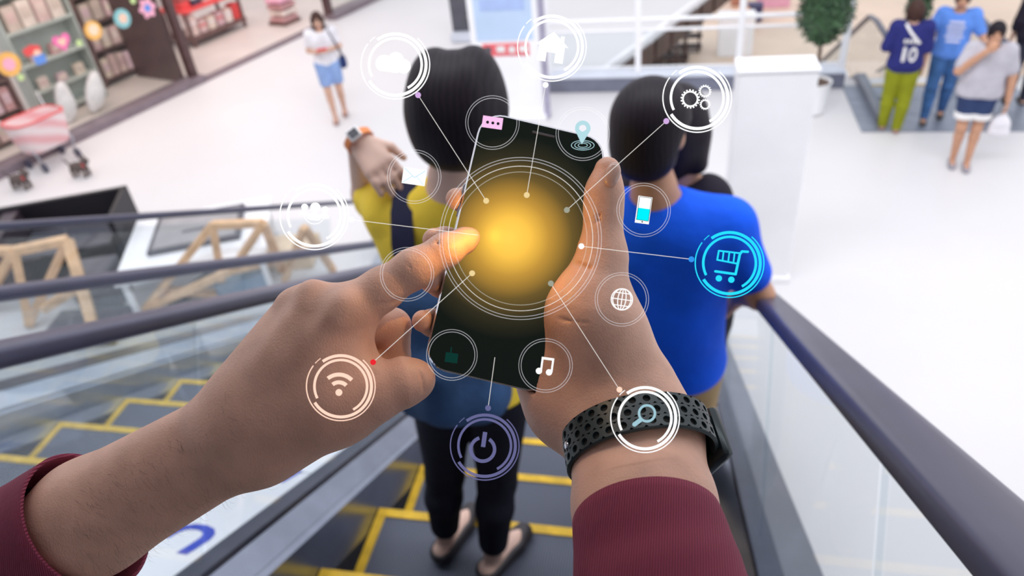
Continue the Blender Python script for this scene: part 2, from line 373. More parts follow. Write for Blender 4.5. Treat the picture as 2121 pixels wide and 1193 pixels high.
# --- the far escalator at the right, going down from this floor
E3 = root('escalator', 'far escalator at the top right with a grey landing plate and curved handrail ends', 'escalator', (3.25, 10.9, 0))
m_plate = mat('landing_metal', (.30, .33, .40), .4, .5, .08, 5)
for i in range(3): G().box((3.45, 9.70+i*.52, .008), (2.2, .51, .016), bevel=.003).obj('landing_plate', m_plate, E3)
G().box((3.25, 10.98, .012), (1.1, .04, .024), bevel=.003).obj('yellow_edge', m_yellow, E3)
for k in range(7):
    P = np.array([0, 11.4+.4*k, -.15-.231*k])
    gs = step_meshes(2.72, 3.78); st = gs[0].obj('step', m_tread); st.parent = E3; st.location = Vector(P-wloc(E3))
    for i, q in ((1, m_riser), (2, m_yellow), (3, m_yellow), (4, m_yellow)):
        o = gs[i].obj('riser' if i == 1 else 'yellow_edge', q); o.parent = st
for x in (2.62, 3.88):
    pts = [np.array([x, 9.9, .28])]
    for q in np.linspace(math.pi, 0, 13): pts.append(np.array([x, 9.9-.34*math.sin(q), .62+.34*math.cos(q)]))
    pts += [np.array([x, 10.9, .96]), np.array([x, 11.3, .9]), np.array([x, 15.3, -1.41])]
    rail_obj(E3, pts, 'curved dark handrail end')
    G().prism([(9.72, .05), (9.62, .62), (9.9, .92), (10.9, .92), (11.3, .86), (15, -1.28), (15, -2.2), (11.3, -.1), (10.9, .05)], (x-.006, 0, 0), (0, 1, 0), (0, 0, 1), .012).obj('glass_panel', m_glass, E3)
    G().prism([(9.7, -.28), (9.7, .12), (11.2, .12), (15, -2.05), (15, -2.9), (11.3, -.6)], (x-.06, 0, 0), (0, 1, 0), (0, 0, 1), .12).obj('side_cladding', m_clad, E3)
# ------------------------------------------------------------------ kerb and railing along the void
m_kerb = mat('grey_kerb', (.17, .18, .24), .5, 0, .12, 4)
m_kerbtop = mat('pale_kerb_cap', (.62, .66, .74), .35, 0, .04, 4)
KB = root('railing', 'glass and white metal railing on a dark grey kerb along the far edge', 'railing', (.2, 11.05, 0))
for x0, x1 in ((-1.95, -.55), (-.55, .9), (.9, 2.36)):
    G().box(((x0+x1)/2, 11.08, .11), (x1-x0-.006, .3, .22), bevel=.006).obj('kerb_block', m_kerb, KB)
    G().box(((x0+x1)/2, 11.08, .235), (x1-x0-.004, .34, .03), bevel=.005).obj('kerb_cap', m_kerbtop, KB)
    G().box(((x0+x1)/2, 11.08, .62), (x1-x0-.12, .012, .56)).obj('glass_panel', m_glass, KB)
for x in (-1.93, -.57, .88, 2.31): G().box((x, 11.08, .95), (.085, .085, 1.42), bevel=.008).obj('post', m_white, KB)
for z, r in ((1.03, .03), (.88, .022), (.33, .014)): G().tube([(-1.95, 11.08, z), (2.36, 11.08, z)], r, 10).obj('rail', m_white, KB, smooth='auto')
# ------------------------------------------------------------------ white pillar box at the foot of the escalator
pb = root('display_pillar', 'tall plain white box pillar standing at the foot of the escalator', 'pillar', (.78, 6.2, 0))
Mp = np.array([[math.cos(.03), -math.sin(.03), 0], [math.sin(.03), math.cos(.03), 0], [0, 0, 1]])
G().box((.80, 6.22, 1.05), (.62, .30, 2.05), Mp, .012).obj('body', m_white, pb)
G().box((.80, 6.22, .035), (.66, .34, .07), Mp, .008).obj('plinth', m_white, pb)
G().box((.80, 6.22, 2.085), (.64, .32, .03), Mp, .008).obj('cap', m_white, pb)
# ================================================================== shop at the left
SO = np.array([-9.6, 8, 0]); SA = np.array([.304, .9527, 0]); SB = np.array([-.9527, .304, 0])
def sh(a, b, z): return SO+a*SA+b*SB+np.array([0, 0, z])
MS = np.array([SA, SB, [0, 0, 1]]).T
def sbox(g, a, b, z, da, db, dz, bevel=0.0): return g.box(sh(a, b, z), (da, db, dz), MS, bevel)
m_mar = mat('maroon_brown_frame', (.085, .042, .042), .35, 0, .2, 5)
m_sill = mat('mauve_sill', (.21, .165, .19), .4, .1, .1, 5)
m_shopfloor = mat('shop_floor', (.70, .62, .58), .4, 0, .06, 1)
m_shopback = mat('shop_back_wall', (.62, .52, .50), .6, 0, .1, 1)
m_cab = mat('pale_green_cabinet', (.50, .54, .51), .4, 0, .06, 3)
m_wood = mat('dark_shelf_wood', (.16, .09, .085), .5, 0, .2, 6)
m_shopglass = glass_mat('shop_glass', (.96, .97, .96), .25)
struct(sbox(G(), 5, 4.6, -.01, 18, 8.8, .08), 'floor_shop', m_shopfloor)
struct(sbox(G(), 5, 5.2, 1.6, 18, .2, 3.2), 'wall_shop_back', m_shopback)
tr2 = struct(sbox(G(), 1.1, .12, .05, 5.7, .34, .16, .01), 'trim_2', m_sill)
struct(sbox(G(), 5.6, .06, .016, 3.3, .22, .032, .004), 'trim_3', m_sill)
struct(sbox(G(), 10.2, .12, .05, 5.2, .34, .16, .01), 'trim_4', m_sill)
wn = struct(sbox(G(), 3.84, .16, 1.55, .13, .16, 2.9, .01), 'window_1', m_mar)
sbox(G(), 2.55, .16, 1.5, 2.4, .012, 2.75).obj('pane', m_shopglass, wn)
sbox(G(), .1, .16, 1.5, 2.4, .012, 2.75).obj('pane', m_shopglass, wn)
sbox(G(), 1.32, .16, 1.5, .03, .02, 2.75).obj('mullion', m_shopglass, wn)
sbox(G(), 3.70, .9, 1.2, .05, 1.3, 2.3, .006).obj('side_panel', m_mar, wn)
wn2 = struct(sbox(G(), 7.66, .16, 1.55, .13, .16, 2.9, .01), 'window_2', m_mar)
sbox(G(), 9.3, .16, 1.5, 3.1, .012, 2.75).obj('pane', m_shopglass, wn2)
# stickers on the window, plain generic shapes
def heart(r): return [(r*.95*(math.sin(t)**3), r*(.78*math.cos(t)-.32*math.cos(2*t)-.12*math.cos(3*t)-.05*math.cos(4*t))) for t in np.linspace(0, 2*math.pi, 40, endpoint=False)]
def disc(r, n=32, c=(0, 0)): return [(c[0]+r*math.cos(t), c[1]+r*math.sin(t)) for t in np.linspace(0, 2*math.pi, n, endpoint=False)]
def flower(r): return [((r*(.86+.14*math.cos(6*t)))*math.cos(t), (r*(.86+.14*math.cos(6*t)))*math.sin(t)) for t in np.linspace(0, 2*math.pi, 60, endpoint=False)]
C_ = {'pink': (.86, .16, .42), 'peach': (.86, .58, .44), 'orange': (.86, .48, .12), 'cream': (.85, .68, .5), 'teal': (.25, .55, .58), 'rose': (.84, .42, .55), 'red': (.75, .08, .08), 'blue': (.12, .28, .72), 'green': (.55, .72, .32), 'white': (.82, .80, .79)}
def cm(n): return mat('print_'+n, C_[n], .45, 0, .06, 10)
def sticker(a, z, poly, c1, inner, c2, lab):
    o = root('window_sticker', lab, 'sticker', sh(a, .14, z), 'stickers on the shop window')
    G().prism(poly, sh(a, .150, z), SA, (0, 0, 1), .003).obj('backing', cm(c1), o)
    G().prism(inner, sh(a, .1465, z), SA, (0, 0, 1), .003).obj('print', cm(c2), o)
    return o
sticker(1.81, 1.40, heart(.15), 'pink', heart(.075), 'peach', 'hot pink heart sticker on the shop window')
sticker(2.36, 1.40, disc(.145), 'orange', disc(.085, c=(.01, .01)), 'cream', 'round orange sticker on the shop window')
sticker(2.92, 1.42, disc(.15), 'teal', disc(.075, c=(.01, 0)), 'peach', 'round teal sticker on the shop window')
sticker(3.43, 1.44, flower(.17), 'rose', disc(.06), 'blue', 'pale pink scalloped sticker nearest the brown window post')
sticker(.93, 1.36, disc(.17), 'orange', disc(.09), 'rose', 'orange round sticker cut by the left picture edge')
o = sticker(1.33, 1.37, [(-.14, .10), (.0, .14), (.13, .09), (.12, .0), (-.12, .0)], 'red', disc(.06, c=(.05, -.01)), 'peach', 'red and blue sticker left of the pink heart')
G().prism([(-.03, -.16), (.13, -.16), (.15, -.03), (-.05, -.03)], sh(1.33, .145, 1.37), SA, (0, 0, 1), .003).obj('print', cm('blue'), o)
for a, z, lab in ((1.0, 1.14, 'green dot sticker under the leftmost orange sticker'), (2.06, 1.30, 'green dot sticker between the heart and the orange sticker'), (3.22, 1.62, 'green dot sticker above the teal sticker')):
    G().prism(disc(.05), sh(a, .148, z), SA, (0, 0, 1), .003).obj('window_sticker', cm('green'), loc=sh(a, .15, z), label=lab, cat='sticker', group='stickers on the shop window')
ORD = ['first', 'second', 'third', 'fourth', 'fifth', 'sixth', 'seventh', 'eighth', 'ninth', 'tenth', 'eleventh', 'twelfth']
pk = [mat('pack%d' % i, c, .5, 0, .12, 9) for i, c in enumerate([(.72, .55, .50), (.66, .47, .45), (.74, .62, .52), (.60, .40, .42), (.78, .66, .60), (.55, .30, .30), (.70, .50, .55), (.62, .50, .44)])]
def shelf_unit(name, lab, a0, a1, b, depth, zs, top, frame, back, sidew=.06):
    o = root(name, lab, 'shelf', sh((a0+a1)/2, b+depth/2, 0.03))
    for a in (a0, a1): sbox(G(), a, b+depth/2, top/2+.03, sidew, depth, top, .004).obj('side_panel', frame, o)
    sbox(G(), (a0+a1)/2, b+depth, top/2+.03, a1-a0, .02, top).obj('back_panel', back, o)
    for z in zs: sbox(G(), (a0+a1)/2, b+depth/2, z, a1-a0-sidew, depth-.02, .045, .003).obj('shelf_board', frame, o)
    return o
def boxes_row(n, a0, a1, b, z, hmin, hmax, lab, grp, depth=.16, fill=.8, name='boxed_gift', cat='box'):
    wd = (a1-a0)/n
    for i in range(n):
        h = random.uniform(hmin, hmax); a = a0+wd*(i+.5); q = random.choice(pk)
        o = root(name, '%s from left of the %s' % (ORD[i], lab), cat, sh(a, b, z), grp)
        sbox(G(), a, b, z+h/2, wd*fill, depth, h, .006).obj('carton', q, o)
        sbox(G(), a, b-depth/2-.002, z+h*.55, wd*fill*.7, .004, h*.45).obj('front_label', random.choice(pk), o)
shelf_unit('bookcase', 'dark brown bookcase of pale packages behind the shop window', 3.08, 4.36, 1.62, .36, [.16, .66, 1.14, 1.6], 2.3, m_wood, m_wood)
boxes_row(7, 3.14, 4.30, 1.72, .185, .30, .40, 'pale packages on the lowest board of the brown bookcase', 'packages on the lowest bookcase board')
boxes_row(6, 3.14, 4.30, 1.72, .685, .25, .36, 'pink packages on the second board of the brown bookcase', 'packages on the second bookcase board')
boxes_row(5, 3.14, 4.30, 1.72, 1.165, .22, .36, 'packages on the third board of the brown bookcase', 'packages on the third bookcase board')
shelf_unit('glass_cabinet', 'pale green display cabinet behind the heart sticker', 1.62, 2.80, 1.25, .36, [.12, .50, .94, 1.46, 2.0], 2.3, m_cab, m_cab, .03)
boxes_row(3, 1.70, 2.72, 1.35, .525, .12, .2, 'small boxes on the second shelf of the green cabinet', 'boxes on the second cabinet shelf', .1, .5)
boxes_row(2, 1.75, 2.5, 1.35, .965, .14, .22, 'boxes on the third shelf of the green cabinet', 'boxes on the third cabinet shelf', .1, .5)
boxes_row(4, 1.70, 2.72, 1.35, 1.485, .3, .42, 'cushions on the top shelf of the green cabinet', 'cushions on the top cabinet shelf', .14, .85, 'shelf_cushion', 'cushion')
shelf_unit('display_rack', 'low brown display rack at the left edge of the shop window', .1, 1.2, .95, .4, [.1, .5, .95], 1.25, m_wood, m_wood)
boxes_row(4, .16, 1.14, 1.02, .125, .28, .36, 'tan packages low on the left rack', 'tan packages on the left rack')
boxes_row(5, .16, 1.14, 1.02, .525, .28, .38, 'brown packages in the middle of the left rack', 'brown packages on the left rack')
# leaning plush pillows
m_plush = mat('white_plush', (.80, .78, .80), .8, 0, .08, 14, bump=.3, bscale=40)
def rotm(ax, a): return np.array(Matrix.Rotation(a, 3, Vector(ax)))
for a, b, t, lab in ((2.28, .72, .5, 'white oval pillow leaning beside the bookcase'), (1.78, .80, .25, 'white pillow standing left of the oval pillow')):
    M = MS@rotm((0, 1, 0), t)
    o = root('plush_pillow', lab, 'pillow', sh(a, b, .04))
    sdf_obj('cover', [ell(sh(a, b, .36), (.14, .11, .34), M, .02), ell(sh(a+.02, b-.03, .30), (.12, .11, .22), M, .04)], .014, m_plush, o)
    G().tube([sh(a, b, .36)+M@np.array([.145*math.cos(q), 0, .345*math.sin(q)]) for q in np.linspace(0, 2*math.pi, 25)], .006, 6).obj('piping', mat('piping', (.6, .5, .5), .6), o, smooth=True)
# wheeled red and white striped shopping cart in front of the window
m_stripe = wave_mat('striped_fabric', (.80, .70, .70), (.76, .40, .42), 1.6, .6, 'Z', .1, (0.5, .2, 0), 3.0)
c0 = fl(92, 292, .35); ct = root('shopping_cart', 'red and white striped wheeled basket standing at the shop window', 'cart', (c0[0], c0[1], 0))
def cb(a, b, z): return np.array([c0[0], c0[1], 0])+a*SA+b*SB+np.array([0, 0, z])
rg = []
for z, sa, sb_ in ((.28, .30, .2), (.34, .33, .22), (.55, .37, .25), (.72, .39, .27), (.73, .37, .25), (.36, .31, .2)):
    rg.append([cb(sa*math.copysign(abs(math.cos(q))**.5, math.cos(q)), sb_*math.copysign(abs(math.sin(q))**.5, math.sin(q)), z) for q in np.linspace(0, 2*math.pi, 28, endpoint=False)])
G().loft(rg).obj('basket', m_stripe, ct, smooth='auto')
G().tube([cb(.385*math.copysign(abs(math.cos(q))**.5, math.cos(q)), .265*math.copysign(abs(math.sin(q))**.5, math.sin(q)), .735) for q in np.linspace(0, 2*math.pi, 33)], .014, 8).obj('rim', cm('red'), ct, smooth=True)
for sa in (-1, 1):
    G().tube([cb(.25*sa, -.18, .08), cb(.3*sa, -.2, .3), cb(.34*sa, .2, .62), cb(.36*sa, .3, .95)], .012, 8).obj('frame_tube', m_steel, ct, smooth=True)
    for sb_ in (-1, 1):
        p = cb(.27*sa, .2*sb_, .07); G().tube([p-SA*.018, p+SA*.018], [.07, .07], 18).obj('wheel', m_rail, ct, smooth='auto')
# toys on the floor by the black counter
for (u, v), lab in (((42, 378), 'small dark toy animal on the floor near the left edge'), ((165, 352), 'small dark toy animal on the floor left of the black counter end')):
    p = fl(u, v, .1); o = root('toy_animal', lab, 'toy', (p[0], p[1], 0))
    P = lambda x, y, z: np.array([p[0]+x, p[1]+y, z])
    sdf_obj('body', [ell(P(0, 0, .15), (.14, .08, .075), None, .02), ell(P(.15, 0, .24), (.06, .05, .055), None, .03), cone(P(.1, .04, .12), P(.1, .04, .015), .025, .022, .01), cone(P(.1, -.04, .12), P(.1, -.04, .015), .025, .022, .01), cone(P(-.1, .04, .12), P(-.1, .04, .015), .025, .022, .01), cone(P(-.1, -.04, .12), P(-.1, -.04, .015), .025, .022, .01), cone(P(-.13, 0, .18), P(-.2, 0, .27), .016, .01, .01), cone(P(.13, .03, .28), P(.12, .035, .33), .018, .008, .01), cone(P(.13, -.03, .28), P(.12, -.035, .33), .018, .008, .01)], .008, mat('toy_fur', (.10, .075, .07), .8, 0, .2, 20), o)
    G().tube([P(.11, -.001, .195), P(.125, .001, .195)], .052, 14).obj('collar', cm('red'), o)
# fixtures in the open doorway
f1 = root('gift_table', 'red topped display fixture full of gifts inside the shop door', 'table', sh(6.0, 2.1, .03))
sbox(G(), 6.0, 2.1, .20, 1.5, .8, .08, .01).obj('lower_shelf', m_wood, f1)
sbox(G(), 6.0, 2.1, .74, 1.55, .85, .06, .01).obj('top', cm('red'), f1)
for da in (-.7, .7):
    for db in (-.35, .35): sbox(G(), 6.0+da, 2.1+db, .40, .06, .06, .72, .004).obj('leg', m_wood, f1)
for i in range(6):
    a = 5.42+i*.235; h = random.uniform(.22, .42)
    o = root('gift_box', '%s gift from the left on the lower shelf of the red fixture' % ORD[i], 'box', sh(a, 1.86, .24), 'gifts on the lower shelf of the red fixture')
    sbox(G(), a, 1.86, .24+h/2, .19, .2, h, .008).obj('carton', pk[i] if i != 5 else cm('red'), o); sbox(G(), a, 1.86, .24+h*.6, .196, .206, .03).obj('ribbon', cm('red') if i % 2 else m_plush, o)
for i in range(5):
    a = 5.45+i*.28; h = random.uniform(.2, .4)
    o = root('gift_box', '%s gift from the left on top of the red fixture' % ORD[i], 'box', sh(a, 1.95, .77), 'gifts on top of the red fixture')
    sbox(G(), a, 1.95, .77+h/2, .22, .24, h, .008).obj('carton', [cm('red'), m_rail, pk[1], cm('red'), cm('rose')][i], o); sbox(G(), a, 1.95, .77+h*.55, .226, .246, .04).obj('ribbon', m_plush if i % 2 else m_wood, o)
f2 = root('gift_stand', 'small stand with folded pink and brown goods behind the girl in white', 'stand', sh(7.15, 1.0, .03))
sbox(G(), 7.15, 1.0, .06, .5, .5, .06, .01).obj('base', m_wood, f2)
for i in range(4): sbox(G(), 7.15+random.uniform(-.03, .03), 1.0, .14+i*.13, .46, .44, .1, .03).obj('folded_cloth', [pk[5], pk[4], pk[5], cm('rose')][i], f2)
# ================================================================== displays on the floor beyond the left escalator
m_pine = mat('pale_pine', (.72, .46, .26), .55, 0, .16, 7)
m_black = mat('black_lacquer', (.005, .004, .009), .55, 0, .2, 5)
m_grey = mat('grey_board', (.33, .32, .33), .5, 0, .08, 5)
m_dgrey = mat('charcoal_board', (.09, .09, .11), .5, 0, .12, 5)
# black counter
ct = root('display_counter', 'long low black open counter by the left picture edge', 'counter', (-8.3, 7.1, 0))
Cd = nrm(fl(255, 380, .75)-fl(0, 425, .75)); Cd[2] = 0; Cd = nrm(Cd); Cn = np.array([-Cd[1], Cd[0], 0]); MC = np.array([Cd, Cn, [0, 0, 1]]).T
K = fl(262, 383, .75); K[2] = 0           # far right upper corner
def kb(g, a, b, z, da, db, dz, bv=.006): return g.box(K-Cd*a-Cn*b+np.array([0, 0, z]), (da, db, dz), MC, bv)
kb(G(), 1.6, .03, .375, 3.2, .06, .75).obj('back_board', m_black, ct)
kb(G(), .03, .4, .375, .06, .8, .75).obj('end_board', m_black, ct)
kb(G(), 1.25, .4, .36, .16, .74, .70).obj('divider', mat('brown_black', (.05, .035, .045), .4), ct)
kb(G(), 2.4, .4, .36, .1, .74, .70).obj('divider', m_black, ct)
kb(G(), 1.6, .4, .05, 3.1, .74, .06).obj('bottom_board', m_black, ct)
kb(G(), .66, .36, .40, .98, .62, .04).obj('shelf_board', m_dgrey, ct)
o = root('leaflet_box', 'mauve box lying in the black counter', 'box', K-Cd*1.75-Cn*.55+np.array([0, 0, .08]))
kb(G(), 1.75, .55, .22, .5, .3, .28).obj('carton', mat('mauve_card', (.52, .42, .50), .6), o); kb(G(), 1.75, .55, .365, .44, .24, .012).obj('lid', mat('mauve_lid', (.6, .5, .57), .6), o)
# white low table with grey panels
wt = root('display_table', 'white low display table carrying a grey panel beyond the left escalator', 'table', fl(330, 520))
T0 = fl(350, 500, .45)+Cd*.30; T0[2] = 0
kb2 = lambda g, a, b, z, da, db, dz, bv=.006: g.box(T0+Cd*a+Cn*b+np.array([0, 0, z]), (da, db, dz), MC, bv)
kb2(G(), 0, 0, .42, 1.5, 1.3, .06).obj('tabletop', m_white, wt)
for sa in (-.68, .68):
    for sb_ in (-.58, .58): kb2(G(), sa, sb_, .2, .06, .06, .39).obj('leg', m_white, wt)
o = root('info_panel', 'flat grey framed panel lying on the white low table', 'panel', T0+np.array([0, 0, .45]))
kb2(G(), .0, .12, .475, .95, .75, .05).obj('frame', m_dgrey, o); kb2(G(), .0, .12, .503, .85, .66, .006).obj('face', m_grey, o); kb2(G(), .0, .05, .508, .3, .05, .002, 0).obj('caption', m_dgrey, o)
o = root('info_panel', 'small white card at the right of the grey panel', 'card', T0+Cd*.6-Cn*.35+np.array([0, 0, .45]))
kb2(G(), .6, -.35, .456, .2, .14, .012, .002).obj('card', m_plush, o); kb2(G(), .6, -.35, .463, .12, .03, .002, 0).obj('print', m_dgrey, o)
# pine trestles: A-frames with beams
def trestle(lab, pts, bars, th=.085):
    b0 = np.mean([pts[i] for i in pts], axis=0); o = root('trestle', lab, 'trestle', (b0[0], b0[1], 0))
    for p, q in bars: G().bar(pts[p], pts[q], th, th*.8, bevel=.006).obj('beam', m_pine, o)
    return o
def fz(u, v, z): return fl(u, v, z)
trestle('pale pine trestle frame at the left edge between the handrails', {'a': fz(-30, 520, .72), 'b': fz(140, 497, .85), 'c': fz(60, 672, .04), 'd': fz(200, 700, .04), 'e': fz(-40, 640, .04), 'f': fz(30, 520, .85), 'g': fz(90, 640, .25), 'h': fz(170, 590, .45)}, [('f', 'b'), ('b', 'c'), ('b', 'd'), ('f', 'e'), ('f', 'c'), ('g', 'h'), ('a', 'f')], .10)
trestle('pine trestle right of the white low table', {'b': fz(440, 466, .85), 'b2': fz(545, 462, .85), 'c': fz(372, 545, .35), 'c2': fz(300, 640, .03), 'd': fz(465, 610, .03), 'd2': fz(585, 560, .1), 'e': fz(480, 560, .4), 'f': fz(330, 600, .2), 'g': fz(570, 540, .2)}, [('b', 'b2'), ('b', 'c2'), ('b', 'd'), ('b2', 'd2'), ('b2', 'e'), ('e', 'c2'), ('f', 'd'), ('e', 'g')], .085)
trestle('short pine trestle end beside the standing woman\'s backpack', {'a': fz(600, 500, .7), 'b': fz(630, 470, .8), 'c': fz(590, 580, .02), 'd': fz(690, 560, .02), 'e': fz(610, 520, .45), 'f': fz(670, 520, .4)}, [('b', 'c'), ('b', 'd'), ('e', 'f')], .075)
# goods lying among the trestles
def slab(lab, u, v, z, da, db, dz, ang, m, name='display_board', cat='board', m2=None):
    p = fl(u, v, z); p[2] = 0; c, s_ = math.cos(ang), math.sin(ang); M = np.array([[c, -s_, 0], [s_, c, 0], [0, 0, 1]])
    o = root(name, lab, cat, p)
    G().box(p+[0, 0, dz/2+.002], (da, db, dz), M, .008).obj('body', m, o)
    G().box(p+[0, 0, dz+.006], (da*.86, db*.84, .008), M, .002).obj('face', m2 or m, o); return o
slab('charcoal board on the floor under the left pine trestle', 178, 672, .1, .75, .5, .12, .2, m_dgrey)
slab('charcoal square stool seat left of the grey panel', 185, 545, .5, .4, .4, .45, .3, m_dgrey, 'stool', 'stool')
slab('blue and grey cushion heap under the right pine trestle', 500, 575, .1, .5, .4, .2, .5, mat('slate_blue', (.20, .30, .42), .6), 'floor_cushion', 'cushion', mat('sky_cloth', (.36, .52, .66), .7))
slab('tan cushion on the floor behind the right pine trestle', 590, 520, .1, .7, .5, .16, .2, mat('tan_cloth', (.72, .56, .38), .7), 'floor_cushion', 'cushion', mat('tan_cloth2', (.78, .62, .45), .7))
slab('dark strip board right of the white low table', 425, 580, .02, .14, .95, .05, -.25, m_dgrey)
# ================================================================== far furniture
m_lav = mat('pale_poster_blue', (.52, .66, .86), .5, 0, .05, 2); m_sky = mat('poster_band', (.40, .52, .82), .5, 0, .1, 2); m_red = mat('poster_red', (.80, .14, .16), .5, 0, .15, 14)
sg = root('advert_stand', 'tall white advertising stand with a pale blue poster above a red strip', 'sign', (-2.3, 10.0, 0))
def pz(u, v, y): return aty(u, v, y)
G().box((-2.33, 10.06, 1.15), (.98, .12, 2.26), None, .012).obj('body', m_white, sg)
G().box((-2.33, 10.02, .03), (1.04, .30, .06), None, .01).obj('foot', m_white, sg)
G().tube([(-1.80, 10.0, .02), (-1.80, 10.0, 2.28)], .045, 12).obj('edge_shade_bar', mat('edge_shade_lavender', (.42, .40, .52), .4, .4), sg, smooth='auto')  # lavender bar stands in for shading down the stand's right edge
zp = lambda v: float(aty(1065, v, 10.0)[2])
G().box((-2.33, 9.996, (zp(83)+2.24)/2), (.80, .010, 2.24-zp(83)), None, .002).obj('poster', m_lav, sg)
G().box((-2.33, 9.99, zp(8)), (.62, .008, .16), None, .002).obj('poster_band', m_sky, sg)
zr = zp(102)
G().box((-2.33, 9.993, zr), (.66, .012, .17), None, .002).obj('red_strip', m_red, sg)
for i, x in enumerate((-2.58, -2.40, -2.24, -2.08)): G().box((x, 9.985, zr+.01*(i % 2)), (.09+.03*(i % 2), .006, .09), None, .002).obj('strip_mark', m_dgrey if i == 0 else cm('white'), sg)
# dark monitor on a low white pedestal
tv = root('monitor', 'dark monitor panel on a white pedestal behind the short haired woman', 'monitor', fl(968, 85))
p = fl(968, 85); G().box(p+[0, .1, .62], (.55, .08, .9), rotm((0, 0, 1), .05), .01).obj('screen', m_dgrey, tv)
G().box(p+[.02, .1, .09], (.62, .4, .16), None, .02).obj('pedestal', m_kerbtop, tv)
G().bar(p+[.1, -.02, .45], p+[.3, -.10, .80], .10, .03).obj('bracket', mat('pink_bracket', (.62, .50, .50), .5), tv)
# topiary trees
m_leaf = mat('topiary_leaf', (.018, .055, .022), .45, 0, .5, 9, col2=(.05, .12, .045))
m_bark = mat('bark', (.10, .06, .04), .8, 0, .2, 20, bump=.5)
def topiary(lab, x, y, zlo, zhi, r0, r1, n):
    o = root('topiary', lab, 'plant', (x, y, 0)); g = G(); base = G()
    for i in range(n):
        t = random.random(); z = zlo+(zhi-zlo)*t; R = r0*(min(1, t/.18)**.6)*(1-t)+r1*t*(1 if t < .9 else .7); q = random.uniform(0, 2*math.pi); rr = R*random.uniform(.82, 1.04)
        c = np.array([x+rr*math.cos(q), y+rr*math.sin(q), z]); d = nrm([math.cos(q), math.sin(q), random.uniform(-.4, .9)]); s_ = nrm(np.cross(d, rng.normal(size=3))); u = np.cross(s_, d); L = random.uniform(.05, .085)
        v = nrm(u+d*random.uniform(-.3, .6)); g.add([c, c+v*L*.5+s_*L*.3, c+v*L+d*.012, c+v*L*.5-s_*L*.3], [(0, 1, 2, 3)])
    base.lathe((x, y, 0), [(.03, zlo)]+[((r0*(min(1, t/.18)**.6)*(1-t)+r1*t*(1 if t < .9 else .7))*.86, zlo+(zhi-zlo)*t) for t in np.linspace(.05, 1, 10)]+[(.02, zhi+.02)], 18)
    base.obj('crown', m_leaf, o, smooth=True); l = g.obj('leaves', m_leaf, o); l['kind'] = 'stuff'
    G().tube([(x, y, .35), (x+.01, y, (zlo+.4)/2), (x, y, zlo+.1)], [.03, .024, .022], 10).obj('trunk', m_bark, o, smooth=True)
    G().lathe((x, y, 0), [(.13, .0), (.17, .02), (.20, .3), (.215, .42), (.22, .44), (.205, .44), (.19, .40), (.02, .40)], 24).obj('pot', m_white, o, smooth='auto')
    G().lathe((x, y, 0), [(.01, .405), (.19, .405), (.19, .415), (.01, .425)], 18).obj('soil', m_bark, o)
pt = fl(1678, 232); topiary('dark green topiary in a white pot behind the white pillar', pt[0], pt[1], .95, 2.6, .36, .22, 2600)
pt = fl(1852, 128); topiary('slim dark green topiary beside the far escalator', pt[0], pt[1]-.6, .55, 2.4, .17, .13, 1300)
# lower level seen through the railing
def low(u, v, z=-4.5): return fl(u, v, z)
for i, (u, v) in enumerate(((1400, 105), (1372, 128), (1350, 150))):
    p = low(u, v); o = root('slatted_rack', ['farthest', 'middle', 'nearest'][i]+' dark slatted frame on the tan lower floor', 'rack', p, 'dark frames on the lower floor')
    for k in range(4): G().box(p+[-.75+k*.5, 0, .45], (.06, .5, .9), None, .006).obj('upright', m_brown, o)
    for k in range(3): G().box(p+[0, .1*k-.1, .18+k*.32], (1.7, .45, .06), None, .006).obj('board', m_brown, o)
for (u, v), sz, m, lab in (((1520, 110), (1.1, .7, 1.3), m_white, 'white counter on the lower floor left of the pillar top'), ((1532, 62), (.6, .5, .7), mat('orange_box', (.72, .32, .12), .5), 'orange crate on the lower floor'), ((1425, 38), (.5, .4, .5), m_dgrey, 'dark box by the lower level wall'), ((1562, 42), (.5, .5, .6), mat('navy_box', (.05, .05, .14), .5), 'navy box on the lower floor'), ((1600, 12), (1.2, .5, .9), cm('rose'), 'pink display on the lower floor'), ((1530, 8), (.6, .6, 1.5), mat('terracotta', (.50, .22, .14), .6), 'terracotta stand on the lower floor')):
    p = low(u, v); o = root('display_block', lab, 'display', p)
    G().box(p+[0, 0, sz[2]*.46], (sz[0], sz[1], sz[2]*.92), None, .02).obj('body', m, o); G().box(p+[0, 0, sz[2]*.96], (sz[0]*1.06, sz[1]*1.06, sz[2]*.08), None, .01).obj('top', m, o)
# striped bench-like steps right of the topiary
bn = root('slatted_ramp', 'white slatted ramp between the two topiaries', 'ramp', (2.6, 12.6, -.6))
for k in range(7): G().box((2.15, 11.6+k*.33, -.05-.10*k), (.75, .28, .06), None, .008).obj('slat', m_white if k % 2 == 0 else mat('taupe_slat', (.42, .36, .34), .5), bn)
for x in (1.85, 2.45): G().bar((x, 11.4, -.12), (x, 13.8, -.83), .05, .08).obj('beam', m_steel, bn)
